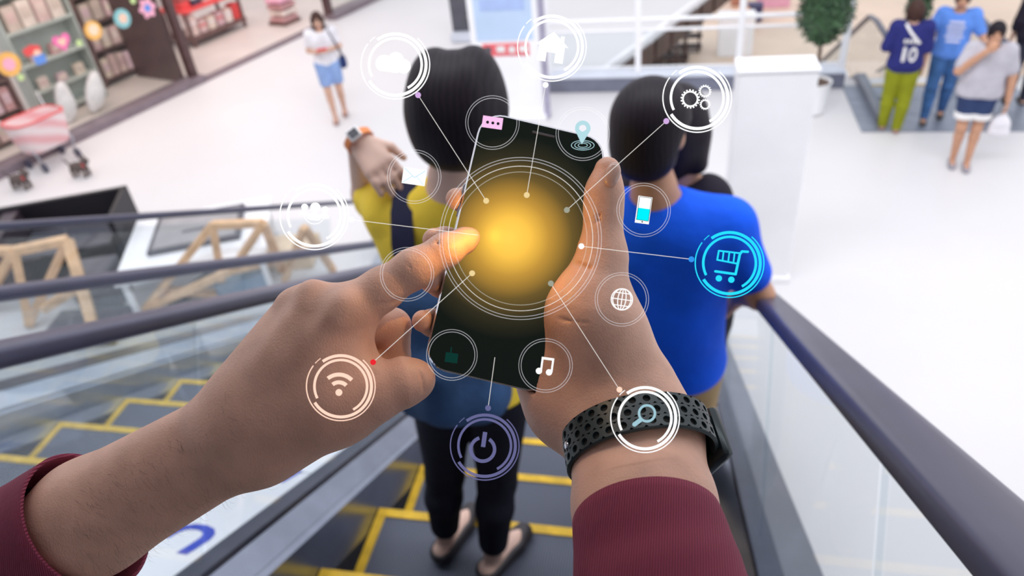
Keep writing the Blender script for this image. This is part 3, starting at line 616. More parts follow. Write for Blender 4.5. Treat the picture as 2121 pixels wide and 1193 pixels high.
# ================================================================== people
def skin(n, c): return mat('skin_'+n, c, .5, 0, .06, 12, bump=.08, bscale=120)
def cloth(n, c, rough=.8, var=.1, bump=.25, bscale=30): return mat('cloth_'+n, c, rough, 0, var, 7, bump=bump, bscale=bscale, spec=.25)
def hairm(n, c): return wave_mat('hair_'+n, c, tuple(np.array(c)*1.8), 24, .55, 'X', .16, dist=4.0)
def hand_prims(w, d, pn, thumb, s=1.0, curl=.5):
    """wrist, finger direction, palm normal, direction of the thumb side"""
    w = np.asarray(w, float); d = nrm(d); pn = nrm(np.asarray(pn, float)-(np.asarray(pn, float)@d)*d); t = nrm(np.asarray(thumb, float)-(np.asarray(thumb, float)@d)*d); t = nrm(t-(t@pn)*pn); P = []
    k = .008*s
    for o in (-.026, -.009, .009, .026): P.append(cone(w+t*o*.5*s+d*.01*s, w+t*o*s+d*.085*s, .016*s, .0125*s, k*1.4))
    for o, L, in ((.030, .068), (.010, .076), (-.010, .071), (-.029, .056)):
        b = w+t*o*s+d*.085*s; d1 = nrm(d+pn*curl*.5+t*o*2.0); m = b+d1*L*.52*s; d2 = nrm(d+pn*curl*1.5+t*o*1.2); e = m+d2*L*.48*s
        P += [cone(b, m, .0100*s, .0090*s, .004*s), cone(m, e, .0090*s, .0072*s, .004*s)]
    b = w+t*.018*s+d*.025*s; m = b+nrm(t+d*.9+pn*.3)*.045*s; e = m+nrm(d+t*.35+pn*.3)*.036*s
    return P+[cone(b, m, .0150*s, .0115*s, k), cone(m, e, .0110*s, .0085*s, .005*s)]
def pose(base, heading, s, ov=None):
    """joints in world space; local +Y is where the figure faces, +X its right"""
    c, sn = math.cos(heading), math.sin(heading)
    M = np.array([[c, -sn, 0], [sn, c, 0], [0, 0, 1]])
    L = dict(head=(0, .02, 1.545), neck=(0, -.01, 1.40), chest=(0, 0, 1.25), waist=(0, .0, 1.05), pelvis=(0, -.01, .92),
             shR=(.165, -.01, 1.36), elR=(.215, -.02, 1.09), wrR=(.225, .06, .86), shL=(-.165, -.01, 1.36), elL=(-.215, -.02, 1.09), wrL=(-.225, .06, .86),
             hipR=(.085, 0, .88), knR=(.09, .02, .48), anR=(.09, -.02, .08), hipL=(-.085, 0, .88), knL=(-.09, .02, .48), anL=(-.09, -.02, .08))
    L.update(ov or {}); J = {k: np.asarray(base, float)+s*(M@np.array(v, float)) for k, v in L.items()}
    J['M'] = M; J['s'] = s; J['r'] = M[:, 0]; J['f'] = M[:, 1]; return J
UP = np.array([0, 0, 1.])
def torso_prims(J, g=0.0, w=1.0, k=.05):
    s = J['s']; r = J['r']*w; P = []
    for sg in (-1, 1):
        P += [cone(J['chest']+r*.075*s*sg, J['waist']+r*.05*s*sg, .098*s+g, .092*s*w+g, k*s), cone(J['waist']+r*.05*s*sg, J['pelvis']+r*.07*s*sg, .092*s*w+g, .108*s*w+g, k*s)]
    for sd in 'RL': P.append(cone(J['chest']*.55+J['neck']*.45, J['sh'+sd], .068*s+g, .055*s+g, k*s))
    return P
def arm_prims(J, sd, g=0.0, lo=1.0, w=1.0):
    s = J['s']; a, b, c = J['sh'+sd], J['el'+sd], J['wr'+sd]; P = [cone(a, a+(b-a)*min(1, lo*2), .052*s*w+g, (.052-.012*min(1, lo*2))*s*w+g, .03*s)]
    if lo > .5: P.append(cone(b, b+(c-b)*(lo*2-1), .041*s*w+g, (.041-.014*(lo*2-1))*s*w+g, .015*s))
    return P
def leg_prims(J, sd, g=0.0, lo=1.0, w=1.0):
    s = J['s']; a, b, c = J['hip'+sd], J['kn'+sd], J['an'+sd]; P = []
    P.append(cone(a, a+(b-a)*min(1, lo*2), .088*s*w+g, (.088-.032*min(1, lo*2))*s*w+g, .03*s))
    if lo > .5:
        q = b+(c-b)*.3-J['f']*.015*s
        P += [cone(b, q, .055*s*w+g, .054*s*w+g, .02*s), cone(q, b+(c-b)*max(.31, lo*2-1), .054*s*w+g, (.034 if lo >= 1 else .042)*s*w+g, .02*s)]
    return P
def head_prims(J, s=None, face=True, hd=None):
    s = s or J['s']; h = J['head']; M = J['M'] if hd is None else hd; A = lambda x, y, z: h+s*(M@np.array([x, y, z], float)); P = [
        ell(A(0, -.008, .02), np.array((.074, .092, .098))*s, M, .02*s), ell(A(0, .022, -.045), np.array((.054, .062, .062))*s, M, .03*s),
        cone(J['neck'], A(0, -.012, -.05), .054*s, .048*s, .02*s), cone(J['chest']*.4+J['neck']*.6, J['neck'], .07*s, .054*s, .03*s)]
    for sg in (-1, 1): P.append(ell(A(.076*sg, -.008, -.005), np.array((.012, .02, .032))*s, M, .006*s))
    if face: P += [cone(A(0, .085, .01), A(0, .10, -.022), .008*s, .014*s, .01*s), ell(A(0, .072, -.062), np.array((.024, .012, .009))*s, M, .008*s), ell(A(.03, .083, .012), np.array((.018, .012, .012))*s, M, .008*s, -1), ell(A(-.03, .083, .012), np.array((.018, .012, .012))*s, M, .008*s, -1)]
    return P
def face_parts(J, body, s=None):
    s = s or J['s']; h = J['head']; M = J['M']; A = lambda x, y, z: h+s*(M@np.array([x, y, z], float))
    for sg in (-1, 1):
        sdf_obj('eye', [ell(A(.031*sg, .078, .010), np.array((.014, .008, .007))*s, M)], .003, mat('eye_dark', (.03, .02, .018), .3), body)
        sdf_obj('eyebrow', [cone(A(.016*sg, .088, .032), A(.046*sg, .080, .030), .004*s, .003*s)], .003, mat('brow', (.05, .03, .025), .7), body)
    sdf_obj('mouth', [ell(A(0, .086, -.062), np.array((.024, .006, .007))*s, M)], .003, mat('lips', (.42, .14, .12), .4), body)
def foot_prims(J, sd, g=0.0, dirn=None, h=.0):
    s = J['s']; a = J['an'+sd]; f = J['f'] if dirn is None else nrm(dirn); b = a-UP*.045*s
    return [cone(b-f*.03*s, b+f*.10*s-UP*.008*s, .034*s+g, .034*s+g, .02*s), cone(b+f*.10*s-UP*.008*s, b+f*.155*s-UP*.012*s, .034*s+g, .026*s+g, .015*s)]
def hair_short(J, s=None, long=0.0, wide=1.0, fringe=.0):
    s = s or J['s']; h = J['head']; M = J['M']; A = lambda x, y, z: h+s*(M@np.array([x, y, z], float))
    P = [ell(A(0, -.014, .028), np.array((.088*wide, .104, .106))*s, M, .02*s), ell(A(0, -.040, -.02), np.array((.080*wide, .074, .085))*s, M, .03*s)]
    if long: P += [cone(A(.055*wide, -.03, .0), A(.062*wide, -.02, -.06-long), .045*s, .034*s, .03*s), cone(A(-.055*wide, -.03, .0), A(-.062*wide, -.02, -.06-long), .045*s, .034*s, .03*s), cone(A(0, -.06, 0), A(0, -.055, -.06-long), .06*s, .045*s, .03*s)]
    P += [ell(A(0, .115, -.055+fringe), np.array((.068, .095, .105))*s, M, .012*s, -1)]
    return P
def person(label, J, vox, sk, shirt, pants, hair, shoes, slv=.28, hem=.0, leg=1.0, gs=.014, gp=.012, w=1.0, hands=None, extra=None, face=False, legw=1.0, feet=None, hairp=None, headM=None, collar=True):
    s = J['s']; base = (J['anR']+J['anL'])/2; base[2] = min(J['anR'][2], J['anL'][2])-.08*s
    o = root('person', label, 'person', base)
    P = torso_prims(J, 0, w)+head_prims(J, face=face, hd=headM)
    for sd in 'RL': P += arm_prims(J, sd, 0, 1, w)+leg_prims(J, sd, 0, 1, legw)+foot_prims(J, sd, 0, None if feet is None else feet[sd])
    hands = hands or {}
    for sd in 'RL':
        sg = 1 if sd == 'R' else -1; d, pn, th, cu = hands.get(sd, (J['wr'+sd]-J['el'+sd], -J['r']*sg, J['f'], .5))
        P += hand_prims(J['wr'+sd], d, pn, th, s*1.02, cu)
    body = sdf_obj('body', P, vox, sk, o)
    if face: face_parts(J, body)
    S = torso_prims(J, gs, w)
    for sd in 'RL': S += arm_prims(J, sd, gs*.9, slv, w)
    nk = J['neck']; S += [cone(nk+UP*.05*s, nk+UP*.25*s, .06*s, .09*s, .01, -1), half(J['pelvis']-UP*(hem*s), -UP)]
    if collar: S += [ell(nk+UP*.012*s+J['f']*.015*s, np.array((.075, .075, .045))*s, J['M'], .012, -1)]
    sdf_obj('shirt', S, vox, shirt, o)
    T = [cone(J['pelvis']+J['r']*.07*s*q*w, J['waist']*.35+J['pelvis']*.65+J['r']*.055*s*q*w, .110*s*w+gp*.6, .104*s*w+gp*.3, .05*s) for q in (-1, 1)]
    for sd in 'RL': T += leg_prims(J, sd, gp, leg, legw)
    if leg < .6:
        zz = (J['hipR']*(1-leg*2)+J['knR']*leg*2)[2]; T += [half((0, 0, zz), -UP)]
    sdf_obj('trousers' if leg > .6 else 'shorts', T, vox, pants, o)
    sdf_obj('hair', hairp(J) if hairp else hair_short(J), vox*.8, hair, o)
    for sd in 'RL':
        sdf_obj('shoe', foot_prims(J, sd, .008*s, None if feet is None else feet[sd])+[half(J['an'+sd]-UP*.028*s+J['f']*.0, UP), half(J['an'+sd]-UP*.082*s, -UP)], vox, shoes, o)
    return o
SK1 = skin('light', (.60, .36, .26)); SK2 = skin('warm', (.55, .29, .18)); SK3 = skin('pale', (.74, .50, .41))
HB = hairm('black', (.009, .006, .010)); HBR = hairm('brown', (.040, .018, .014))
for _m in (HB, HBR): _m.node_tree.nodes['Principled BSDF'].inputs['Specular IOR Level'].default_value = .22
# ---- woman riding ahead, seen from behind
Jw = pose((-.60, 1.40, 2.16), 0, 1.0, dict())
def W(*p): return np.array(p, float)
Jw.update(head=W(-.442, 1.41, 3.755), neck=W(-.470, 1.40, 3.60), chest=W(-.50, 1.41, 3.42), waist=W(-.515, 1.41, 3.17), pelvis=W(-.525, 1.40, 2.98),
          shL=W(-.635, 1.42, 3.50), elL=W(-.745, 1.52, 3.49), wrL=W(-.700, 1.445, 3.675), shR=W(-.350, 1.40, 3.505), elR=W(-.29, 1.42, 3.22), wrR=W(-.30, 1.58, 3.08),
          hipL=W(-.605, 1.40, 2.92), knL=W(-.655, 1.42, 2.56), anL=W(-.70, 1.41, 2.245), hipR=W(-.445, 1.40, 2.92), knR=W(-.49, 1.42, 2.55), anR=W(-.525, 1.36, 2.245))
Jw['s'] = 1.0
def bob(J):
    h = J['head']; M = J['M']; A = lambda x, y, z: h+np.array([x, y, z]); P = [
        ell(A(.040, -.005, .018), (.062, .105, .114), M, .02), ell(A(-.040, -.005, .018), (.062, .105, .112), M, .02), ell(A(0, -.02, -.002), (.100, .105, .098), M, .03),
        ell(A(-.004, -.03, -.045), (.082, .088, .065), M, .03), cone(A(-.022, -.03, -.062), A(.018, -.03, -.064), .046, .046, .03),
        ell(A(0, -.012, .020), (.080, .104, .106), M, .012), cone(A(0, -.13, .170), A(0, .05, .172), .016, .016, .016, -1), ell(A(0, .13, -.07), (.068, .095, .12), M, .012, -1)]
    return P
person('short haired woman in a yellow top and dark trousers, seen from behind on the escalator', Jw, .0065, SK3, cloth('yellow', (.92, .66, .06)), cloth('black_jeans', (.010, .011, .022), .85), HB, mat('dark_shoe', (.03, .025, .03), .5), slv=.34, hem=-.0, leg=.90, gs=.016, gp=.012, legw=.86, hairp=bob,
       hands=dict(L=(W(-.565, 1.345, 3.565)-Jw['wrL'], W(-.35, .55, -.75), W(.5, .3, .3), .35)), feet=dict(R=W(.42, .8, 0), L=W(.30, .95, 0)), w=.92)
wt_ = root('wristwatch', 'white wristwatch with an orange strap on the hand over the woman\'s shoulder', 'watch', Jw['wrL'])
ax = nrm(Jw['wrL']-Jw['elL']); u1 = nrm(np.cross(ax, UP)); u2 = np.cross(u1, ax); ax = nrm(W(-.565, 1.345, 3.565)-Jw['wrL']); u1 = nrm(np.cross(ax, UP)); u2 = np.cross(u1, ax); cw = Jw['wrL']+ax*.006
G().loft([[cw+o*ax+r*(math.cos(q)*u1+math.sin(q)*u2) for o, r in ((-.008, .0325), (.008, .0325), (.008, .035), (-.008, .035))] for q in np.linspace(0, 2*math.pi, 28, endpoint=False)], close=True).obj('strap', mat('orange_strap', (.85, .28, .08), .5), wt_, smooth='auto')
dn_ = nrm(CAMP-cw); dn_ = nrm(dn_-(dn_@ax)*ax); G().box(cw+dn_*.037, (.030, .028, .010), np.array([np.cross(dn_, ax), ax, dn_]).T, .003).obj('case', m_white, wt_)
G().box(cw+dn_*.0425, (.022, .020, .002), np.array([np.cross(dn_, ax), ax, dn_]).T, .0005).obj('dial', m_dgrey, wt_)
# backpack
m_den = cloth('denim', (.035, .085, .20), .8, .25, .4, 60); m_nav = cloth('navy_strap', (.022, .022, .060), .7)
bp = root('backpack', 'blue denim backpack with navy straps on the woman in yellow', 'backpack', (-.50, 1.22, 3.04))
sdf_obj('bag', [ell(W(-.50, 1.235, 3.24), (.135, .080, .22), None, .03), cone(W(-.57, 1.225, 3.12), W(-.43, 1.225, 3.12), .075, .075, .05), cone(W(-.565, 1.24, 3.385), W(-.43, 1.24, 3.385), .065, .065, .05), cone(W(-.50, 1.165, 3.14), W(-.50, 1.165, 3.24), .055, .055, .05)], .007, m_den, bp)
def ribbon(pts, wd, th, m, par, name, side=(1, 0, 0)):
    rings = []
    for i, p in enumerate(pts):
        p = np.asarray(p, float); t = nrm(np.asarray(pts[min(i+1, len(pts)-1)], float)-np.asarray(pts[max(i-1, 0)], float)); x = np.asarray(side, float); x = nrm(x-(x@t)*t); z = np.cross(x, t)
        rings.append([p-x*wd/2-z*th/2, p+x*wd/2-z*th/2, p+x*wd/2+z*th/2, p-x*wd/2+z*th/2])
    return G().loft(rings).obj(name, m, par, smooth='auto')
ribbon([(-.570, 1.262, 3.34), (-.574, 1.275, 3.42), (-.580, 1.30, 3.49), (-.584, 1.34, 3.545), (-.586, 1.40, 3.585), (-.59, 1.47, 3.56), (-.60, 1.52, 3.48), (-.60, 1.53, 3.30), (-.62, 1.48, 3.05)], .052, .010, m_nav, bp, 'strap')
ribbon([(-.43, 1.262, 3.34), (-.415, 1.275, 3.42), (-.40, 1.30, 3.49), (-.395, 1.345, 3.54), (-.395, 1.40, 3.585), (-.395, 1.47, 3.55), (-.39, 1.52, 3.46), (-.40, 1.53, 3.30), (-.42, 1.48, 3.05)], .052, .010, m_nav, bp, 'strap')
ribbon([(-.545+.09*t, 1.245-.02*math.sin(math.pi*t), 3.43+.075*math.sin(math.pi*t)) for t in np.linspace(0, 1, 11)], .03, .008, m_nav, bp, 'carry_loop', (0, 1, .2))
# ---- man in blue
Jm = pose((-.02, 1.78, 1.93), 0, 1.03); _c, _s = math.cos(-.38), math.sin(-.38); Jm['M'] = np.array([[_c, -_s, 0], [_s, _c, 0], [0, 0, 1]])
Jm.update(head=W(-.055, 1.77, 3.545), neck=W(-.045, 1.755, 3.375), chest=W(-.005, 1.77, 3.20), waist=W(-.005, 1.77, 2.96), pelvis=W(-.01, 1.77, 2.79),
          shR=W(.148, 1.76, 3.27), elR=W(.250, 1.73, 3.065), wrR=W(.212, 1.83, 2.985), shL=W(-.20, 1.77, 3.285), elL=W(-.245, 1.78, 3.0), wrL=W(-.22, 1.92, 2.84),
          hipR=W(.075, 1.77, 2.73), knR=W(.085, 1.79, 2.33), anR=W(.085, 1.75, 2.012), hipL=W(-.095, 1.77, 2.73), knL=W(-.10, 1.79, 2.33), anL=W(-.10, 1.75, 2.012))
def manhair(J):
    h = J['head']; M = J['M']; A = lambda x, y, z: h+(M@np.array([x, y, z]))*1.03
    return [ell(A(0, -.012, .030), (.100, .112, .108), M, .02), ell(A(-.002, -.045, -.035), (.088, .074, .085), M, .03), ell(A(.0, .125, -.05), (.070, .095, .11), M, .012, -1), ell(A(.092, .018, -.035), (.034, .058, .062), M, .010, -1), ell(A(-.088, .02, -.055), (.030, .06, .055), M, .012, -1)]
person('man in a bright blue t-shirt with his elbow on the right handrail, seen from behind', Jm, .0065, SK2, cloth('royal_blue', (.003, .115, .95), .75, .06, .35, 14), cloth('khaki', (.42, .28, .14)), HB, mat('dark_shoe', (.03, .025, .03), .5), slv=.33, hem=.12, gs=.020, w=.96, hairp=manhair,
       hands=dict(R=(W(-.5, .10, -.75), W(-.7, .1, .3), W(.2, .9, .2), 1.5)))
# ---- person in black ahead of the man
Jb = pose((.03, 2.16, 1.70), -.25, 1.07)
for k, v in dict(head=W(.010, 2.13, 3.385), neck=W(.015, 2.12, 3.23), chest=W(.00, 2.12, 3.07), shR=W(.105, 2.09, 3.165), shL=W(-.11, 2.15, 3.16), waist=W(.0, 2.13, 2.84), elR=W(.16, 2.10, 2.90), wrR=W(.15, 2.2, 2.70)).items(): Jb[k] = v
person('dark haired person in a black top standing just beyond the man in blue', Jb, .008, SK2, cloth('black_top', (.018, .014, .025)), cloth('dark_trousers', (.03, .03, .05)), HB, mat('dark_shoe', (.03, .025, .03), .5), slv=.42, hem=.05, gs=.016, hairp=lambda J: hair_short(J, long=.03))
# ---- girl walking at the left
def heading_to(dx, dy): return math.atan2(dy, dx)-math.pi/2
gb = fl(706, 246); hg = heading_to(.42, -1)
Jg = pose(gb, hg, .97, dict(elR=(.23, -.03, 1.12), wrR=(.10, .19, 1.14), elL=(-.23, -.03, 1.12), wrL=(-.06, .20, 1.15), knR=(.085, .07, .48), anR=(.07, .10, .09), knL=(-.085, -.01, .47), anL=(-.08, -.16, .10)))
gr = person('girl in a white t-shirt and denim shorts walking past the shop with a phone', Jg, .0095, SK1, cloth('white_tee', (.80, .78, .82)), cloth('light_denim', (.26, .38, .66)), HBR, mat('sandal', (.35, .2, .17), .6), slv=.30, hem=.03, leg=.36, gs=.02, gp=.028, face=True, hairp=lambda J: hair_short(J, long=.10),
            hands=dict(R=(-Jg['r']*.8+Jg['f']*.5, UP, Jg['f'], .8), L=(Jg['r']*.8+Jg['f']*.5, UP, Jg['f'], .8)))
bg = root('shoulder_bag', 'small navy shoulder bag at the hip of the girl in white', 'bag', Jg['hipL'])
hb = Jg['hipL']-Jg['r']*.15+UP*.02
sdf_obj('bag', [bxp(hb, (.03, .07, .08), Jg['M'], .01, 1) if False else ell(hb, (.05, .09, .10), Jg['M'], .01), cone(hb-Jg['f']*.05-UP*.05, hb+Jg['f']*.05-UP*.05, .045, .045, .03)], .008, cloth('navy_bag', (.015, .03, .12), .5), bg)
sh_ = Jg['shL']; ribbon([hb-Jg['f']*.06+UP*.08, hb-Jg['f']*.06+UP*.3-Jg['r']*-.04, sh_-Jg['f']*.085-Jg['r']*-.04+UP*.02, sh_+UP*.085+Jg['r']*.045, sh_+Jg['f']*.09+UP*.02+Jg['r']*.04, hb+Jg['f']*.09+UP*.3+Jg['r']*.05, hb+Jg['f']*.06+UP*.08], .018, .006, m_nav, bg, 'strap', Jg['r'])
ph = (Jg['wrR']+Jg['wrL'])/2+Jg['f']*.06+UP*.03
pg = root('mobile_phone', 'small red cased phone in the hands of the girl in white', 'phone', ph)
G().box(ph, (.14, .012, .07), Jg['M'], .004).obj('case', cm('red'), pg); G().box(ph-Jg['f']*.007, (.125, .002, .06), Jg['M']).obj('screen', m_black, pg)
G().box((Jg['chest']+Jg['waist'])/2+Jg['f']*.126, (.16, .006, .05), Jg['M'], .002).obj('shirt_print', cm('rose'), gr)
# ---- three people at the far escalator
b1 = fl(1842, 272)
Jy = pose(b1, heading_to(.15, 1), .97, dict(elL=(-.25, -.02, 1.10), wrL=(-.20, .18, 1.02), anR=(.07, -.02, .08), anL=(-.09, .06, .08), knL=(-.09, .05, .48)))
yo = person('woman in a navy number shirt and lime green trousers near the far escalator', Jy, .0095, SK1, cloth('navy_jersey', (.022, .026, .16)), cloth('lime', (.26, .28, .012)), HBR, mat('sandal', (.35, .2, .17), .6), slv=.46, hem=.10, gs=.03, gp=.026, hairp=lambda J: hair_short(J, long=.02, wide=1.06))
# white number 10 and strap on her back
tb = (Jy['chest']*.35+Jy['waist']*.65)-Jy['f']*.142
def back_box(x, z, w_, h_, th=.006): return G().box(tb+Jy['r']*x+UP*z, (w_, th, h_), Jy['M'], .002)
wh = cm('white')
back_box(-.045, -.05, .035, .17, .02).obj('number_one', wh, yo)
g = G(); rr = [[tb+Jy['r']*(.05+a*math.cos(q))+UP*(-.05+b*math.sin(q))+Jy['f']*o for a, b, o in ((.045, .085, -.010), (.022, .055, -.010), (.022, .055, .012), (.045, .085, .012))] for q in np.linspace(0, 2*math.pi, 24, endpoint=False)]
g.loft(rr, close=True).obj('number_zero', wh, yo)
for i in range(4): back_box(-.06+.042*i, .105, .026, .045, .02).obj('shirt_letter', wh, yo)
sy = Jy['shL']; ribbon([Jy['chest']-Jy['f']*.125-Jy['r']*-.10+UP*-.05, Jy['chest']-Jy['f']*.128-Jy['r']*.02+UP*.08, Jy['neck']-Jy['f']*.08-Jy['r']*.07, Jy['neck']-Jy['r']*.085+UP*.03], .03, .010, wh, yo, 'strap', Jy['r'])
b2 = fl(1930, 250)
Jt = pose(b2, heading_to(-.30, -1), .99, dict(elR=(.30, .05, 1.12), wrR=(.34, .16, 1.02), elL=(-.29, .03, 1.14), wrL=(-.37, .16, 1.06), knR=(.10, .07, .48), anR=(.10, .07, .08), knL=(-.08, -.04, .48), anL=(-.08, -.18, .10)))
to = person('man in a sky blue printed t-shirt and jeans stepping off the far escalator', Jt, .0095, SK2, cloth('sky_blue', (.11, .26, .72)), cloth('jeans', (.045, .12, .30), .8, .25), HB, mat('dark_shoe', (.03, .025, .03), .5), slv=.40, hem=.08, gs=.026, gp=.018, face=True)
for i, (z, wd) in enumerate(((.05, .16), (-.005, .19), (-.06, .17), (-.115, .19), (-.17, .15))): G().box(Jt['chest']+Jt['f']*.128+UP*z, (wd, .012, .034), Jt['M'], .003).obj('shirt_print', mat('pale_print', (.58, .62, .82), .6), to)
b3 = fl(1985, 340)
Jr = pose(b3, heading_to(-.22, -1), .98, dict(elR=(.27, .12, 1.16), wrR=(.08, .20, 1.40), elL=(-.265, .02, 1.10), wrL=(-.285, .05, .84), knR=(.08, .04, .48), anR=(.075, .0, .08), knL=(-.075, .03, .48), anL=(-.07, .06, .08)))
ro = person('person in a grey t-shirt and navy shorts holding a hand to the mouth', Jr, .0095, SK2, cloth('pale_grey', (.50, .48, .53)), cloth('navy_shorts', (.03, .05, .13)), HB, mat('grey_clog', (.32, .30, .34), .6), slv=.36, hem=.06, leg=.30, gs=.03, gp=.03, w=1.16, face=True,
            hands=dict(R=(-Jr['r']*.55+UP*.75, -Jr['f'], -Jr['r'], .9)))
for sd in 'RL': sdf_obj('shorts_cuff', [cone(Jr['hip'+sd]*.40+Jr['kn'+sd]*.60, Jr['hip'+sd]*.30+Jr['kn'+sd]*.70, .108, .108, .01), half((0, 0, (Jr['hipR']*.38+Jr['knR']*.62)[2]+.04), UP), half((0, 0, (Jr['hipR']*.38+Jr['knR']*.62)[2]-.03), -UP)], .0095, cm('white'), ro)
pbp = Jr['wrL']-UP*.20
pl = root('plastic_bag', 'white plastic carrier bag hanging from the hand of the person in grey', 'bag', pbp-UP*.2)
sdf_obj('bag', [ell(pbp-UP*.10, (.10, .06, .12), Jr['M'], .03), cone(pbp+UP*.06, pbp-UP*.05, .018, .06, .04), cone(pbp-UP*.17-Jr['r']*.06, pbp-UP*.17+Jr['r']*.06, .045, .045, .04)], .008, mat('bag_plastic', (.80, .78, .82), .3, 0, .04, 6), pl)
G().tube([pbp+UP*.05+Jr['r']*.02, pbp+UP*.13+Jr['r']*.022, pbp+UP*.15, pbp+UP*.13-Jr['r']*.022, pbp+UP*.05-Jr['r']*.02], .006, 8).obj('handle', m_plush, pl, smooth=True)
b4 = fl(2098, 215)
Jk = pose(b4, heading_to(.1, 1), 1.0)
person('person in black clothes cut by the right picture edge', Jk, .012, SK1, cloth('black_top', (.018, .014, .025)), cloth('dark_trousers', (.03, .03, .05)), HB, mat('dark_shoe', (.03, .025, .03), .5), slv=.7, hem=.2, gs=.03)
# ================================================================== phone and the hands in front
DP = .450                                            # depth of the phone's glass
ANG = math.radians(-13.2)
PH_C = px(1068, 524, DP); ex, ey, ez = camv(1, 0, 0), camv(0, 1, 0), camv(0, 0, 1)
pxv = camv(math.cos(ANG), math.sin(ANG), 0); pyv = camv(-math.sin(ANG), math.cos(ANG), 0)
PW, PHT, PT = .0790, .1605, .0085
def rrect(w_, h_, r, n=8):
    P = []
    for cx_, cy_, a0 in ((w_/2-r, h_/2-r, 0), (-w_/2+r, h_/2-r, 90), (-w_/2+r, -h_/2+r, 180), (w_/2-r, -h_/2+r, 270)):
        for t in np.linspace(0, 90, n): q = math.radians(a0+t); P.append((cx_+r*math.cos(q), cy_+r*math.sin(q)))
    return P
def layer(w_, h_, r, z): return [PH_C+x*pxv+y*pyv+z*ez for x, y in rrect(w_, h_, r)]
phone = root('smartphone', 'black smartphone with a glowing yellow spot on its screen held in the left hand', 'phone', PH_C-ez*PT)
m_edge = mat('polished_edge', (.62, .62, .66), .12, .95, .03, 10)
G().loft([layer(PW-.004, PHT-.004, .012, -PT), layer(PW-.001, PHT-.001, .0135, -PT+.0012), layer(PW, PHT, .014, -PT+.003), layer(PW, PHT, .014, -.0026)]).obj('back_shell', mat('phone_back', (.02, .025, .028), .25), phone, smooth='auto')
G().loft([layer(PW, PHT, .014, -.0026), layer(PW+.0003, PHT+.0003, .0142, -.0020), layer(PW-.0002, PHT-.0002, .0140, -.0012), layer(PW-.0022, PHT-.0022, .0130, -.0001)]).obj('metal_edge', m_edge, phone, smooth='auto')
# the screen: black glass with a lit yellow glow
ms = bpy.data.materials.new('lit_screen'); ms.use_nodes = True; nt = ms.node_tree; b_ = nt.nodes['Principled BSDF']
b_.inputs['Base Color'].default_value = (.004, .007, .006, 1); b_.inputs['Roughness'].default_value = .30; b_.inputs['Specular IOR Level'].default_value = .09
tc = nt.nodes.new('ShaderNodeTexCoord'); mp = nt.nodes.new('ShaderNodeVectorMath'); mp.operation = 'SUBTRACT'; ln = nt.nodes.new('ShaderNodeVectorMath'); ln.operation = 'LENGTH'
GL = px(1058, 492, DP)
mp.inputs[1].default_value = tuple(GL-(PH_C-ez*PT))
nt.links.new(tc.outputs['Object'], mp.inputs[0]); nt.links.new(mp.outputs[0], ln.inputs[0])
mr = nt.nodes.new('ShaderNodeMapRange'); mr.inputs['From Min'].default_value = 0; mr.inputs['From Max'].default_value = .062; nt.links.new(ln.outputs['Value'], mr.inputs['Value'])
rp = nt.nodes.new('ShaderNodeValToRGB'); el = rp.color_ramp.elements
el[0].position = 0; el[0].color = (1.0, .62, .09, 1); el[1].position = 1; el[1].color = (.004, .006, .005, 1)
for pz_, c in ((.18, (.95, .54, .07, 1)), (.38, (.50, .27, .040, 1)), (.60, (.135, .085, .022, 1)), (.80, (.026, .022, .011, 1))): q = el.new(pz_); q.color = c
nt.links.new(mr.outputs['Result'], rp.inputs['Fac']); nt.links.new(rp.outputs['Color'], b_.inputs['Emission Color']); b_.inputs['Emission Strength'].default_value = .98
G().loft([layer(PW-.0022, PHT-.0022, .0130, -.0001), layer(PW-.0028, PHT-.0028, .0127, .0001)]).obj('screen', ms, phone)
G().box(PH_C+pyv*(PHT/2-.006)+ez*.0002, (.014, .0014, .0006), np.array([pxv, pyv, ez]).T, .0002).obj('earpiece', m_dgrey, phone)
for t in (.030, .018): G().box(PH_C-pxv*(PW/2+.0006)+pyv*t-ez*.004, (.0014, .009, .0025), np.array([pxv, pyv, ez]).T, .0004).obj('side_button', m_edge, phone)
lg = bpy.data.lights.new('glow_fill_light', 'POINT'); lg.shadow_soft_size = .0006; lg.energy = .075; lg.color = (1, .50, .06)
lo_ = bpy.data.objects.new('glow_fill_light', lg); COL.objects.link(lo_); lo_.location = Vector(px(1018, 470, DP-.036))  # added point light, stands in for the screen's glow on the fingertip
# ------------------------------------------------------------------ skin of the hands
def hand_skin():
    m = mat('hand_skin', (.66, .385, .285), .45, 0, .09, 45, sss=.15, spec=.35); nt = m.node_tree; b = nt.nodes['Principled BSDF']; tc = nt.nodes['Texture Coordinate']
    v = nt.nodes.new('ShaderNodeTexVoronoi'); v.inputs['Scale'].default_value = 900; n2 = nt.nodes.new('ShaderNodeTexNoise'); n2.inputs['Scale'].default_value = 260; n2.inputs['Detail'].default_value = 6
    mp = nt.nodes.new('ShaderNodeMapping'); mp.inputs['Scale'].default_value = (1, 1, .55)
    ad = nt.nodes.new('ShaderNodeMath'); ad.operation = 'ADD'; bp = nt.nodes.new('ShaderNodeBump'); bp.inputs['Strength'].default_value = .20; bp.inputs['Distance'].default_value = .0008
    nt.links.new(tc.outputs['Object'], mp.inputs[0]); nt.links.new(mp.outputs[0], v.inputs['Vector']); nt.links.new(tc.outputs['Object'], n2.inputs['Vector'])
    nt.links.new(v.outputs['Distance'], ad.inputs[0]); nt.links.new(n2.outputs['Fac'], ad.inputs[1]); nt.links.new(ad.outputs[0], bp.inputs['Height']); nt.links.new(bp.outputs['Normal'], b.inputs['Normal'])
    return m
m_hand = hand_skin(); m_nail = mat('nail', (.55, .34, .27), .22, 0, .05, 40, coat=.3)
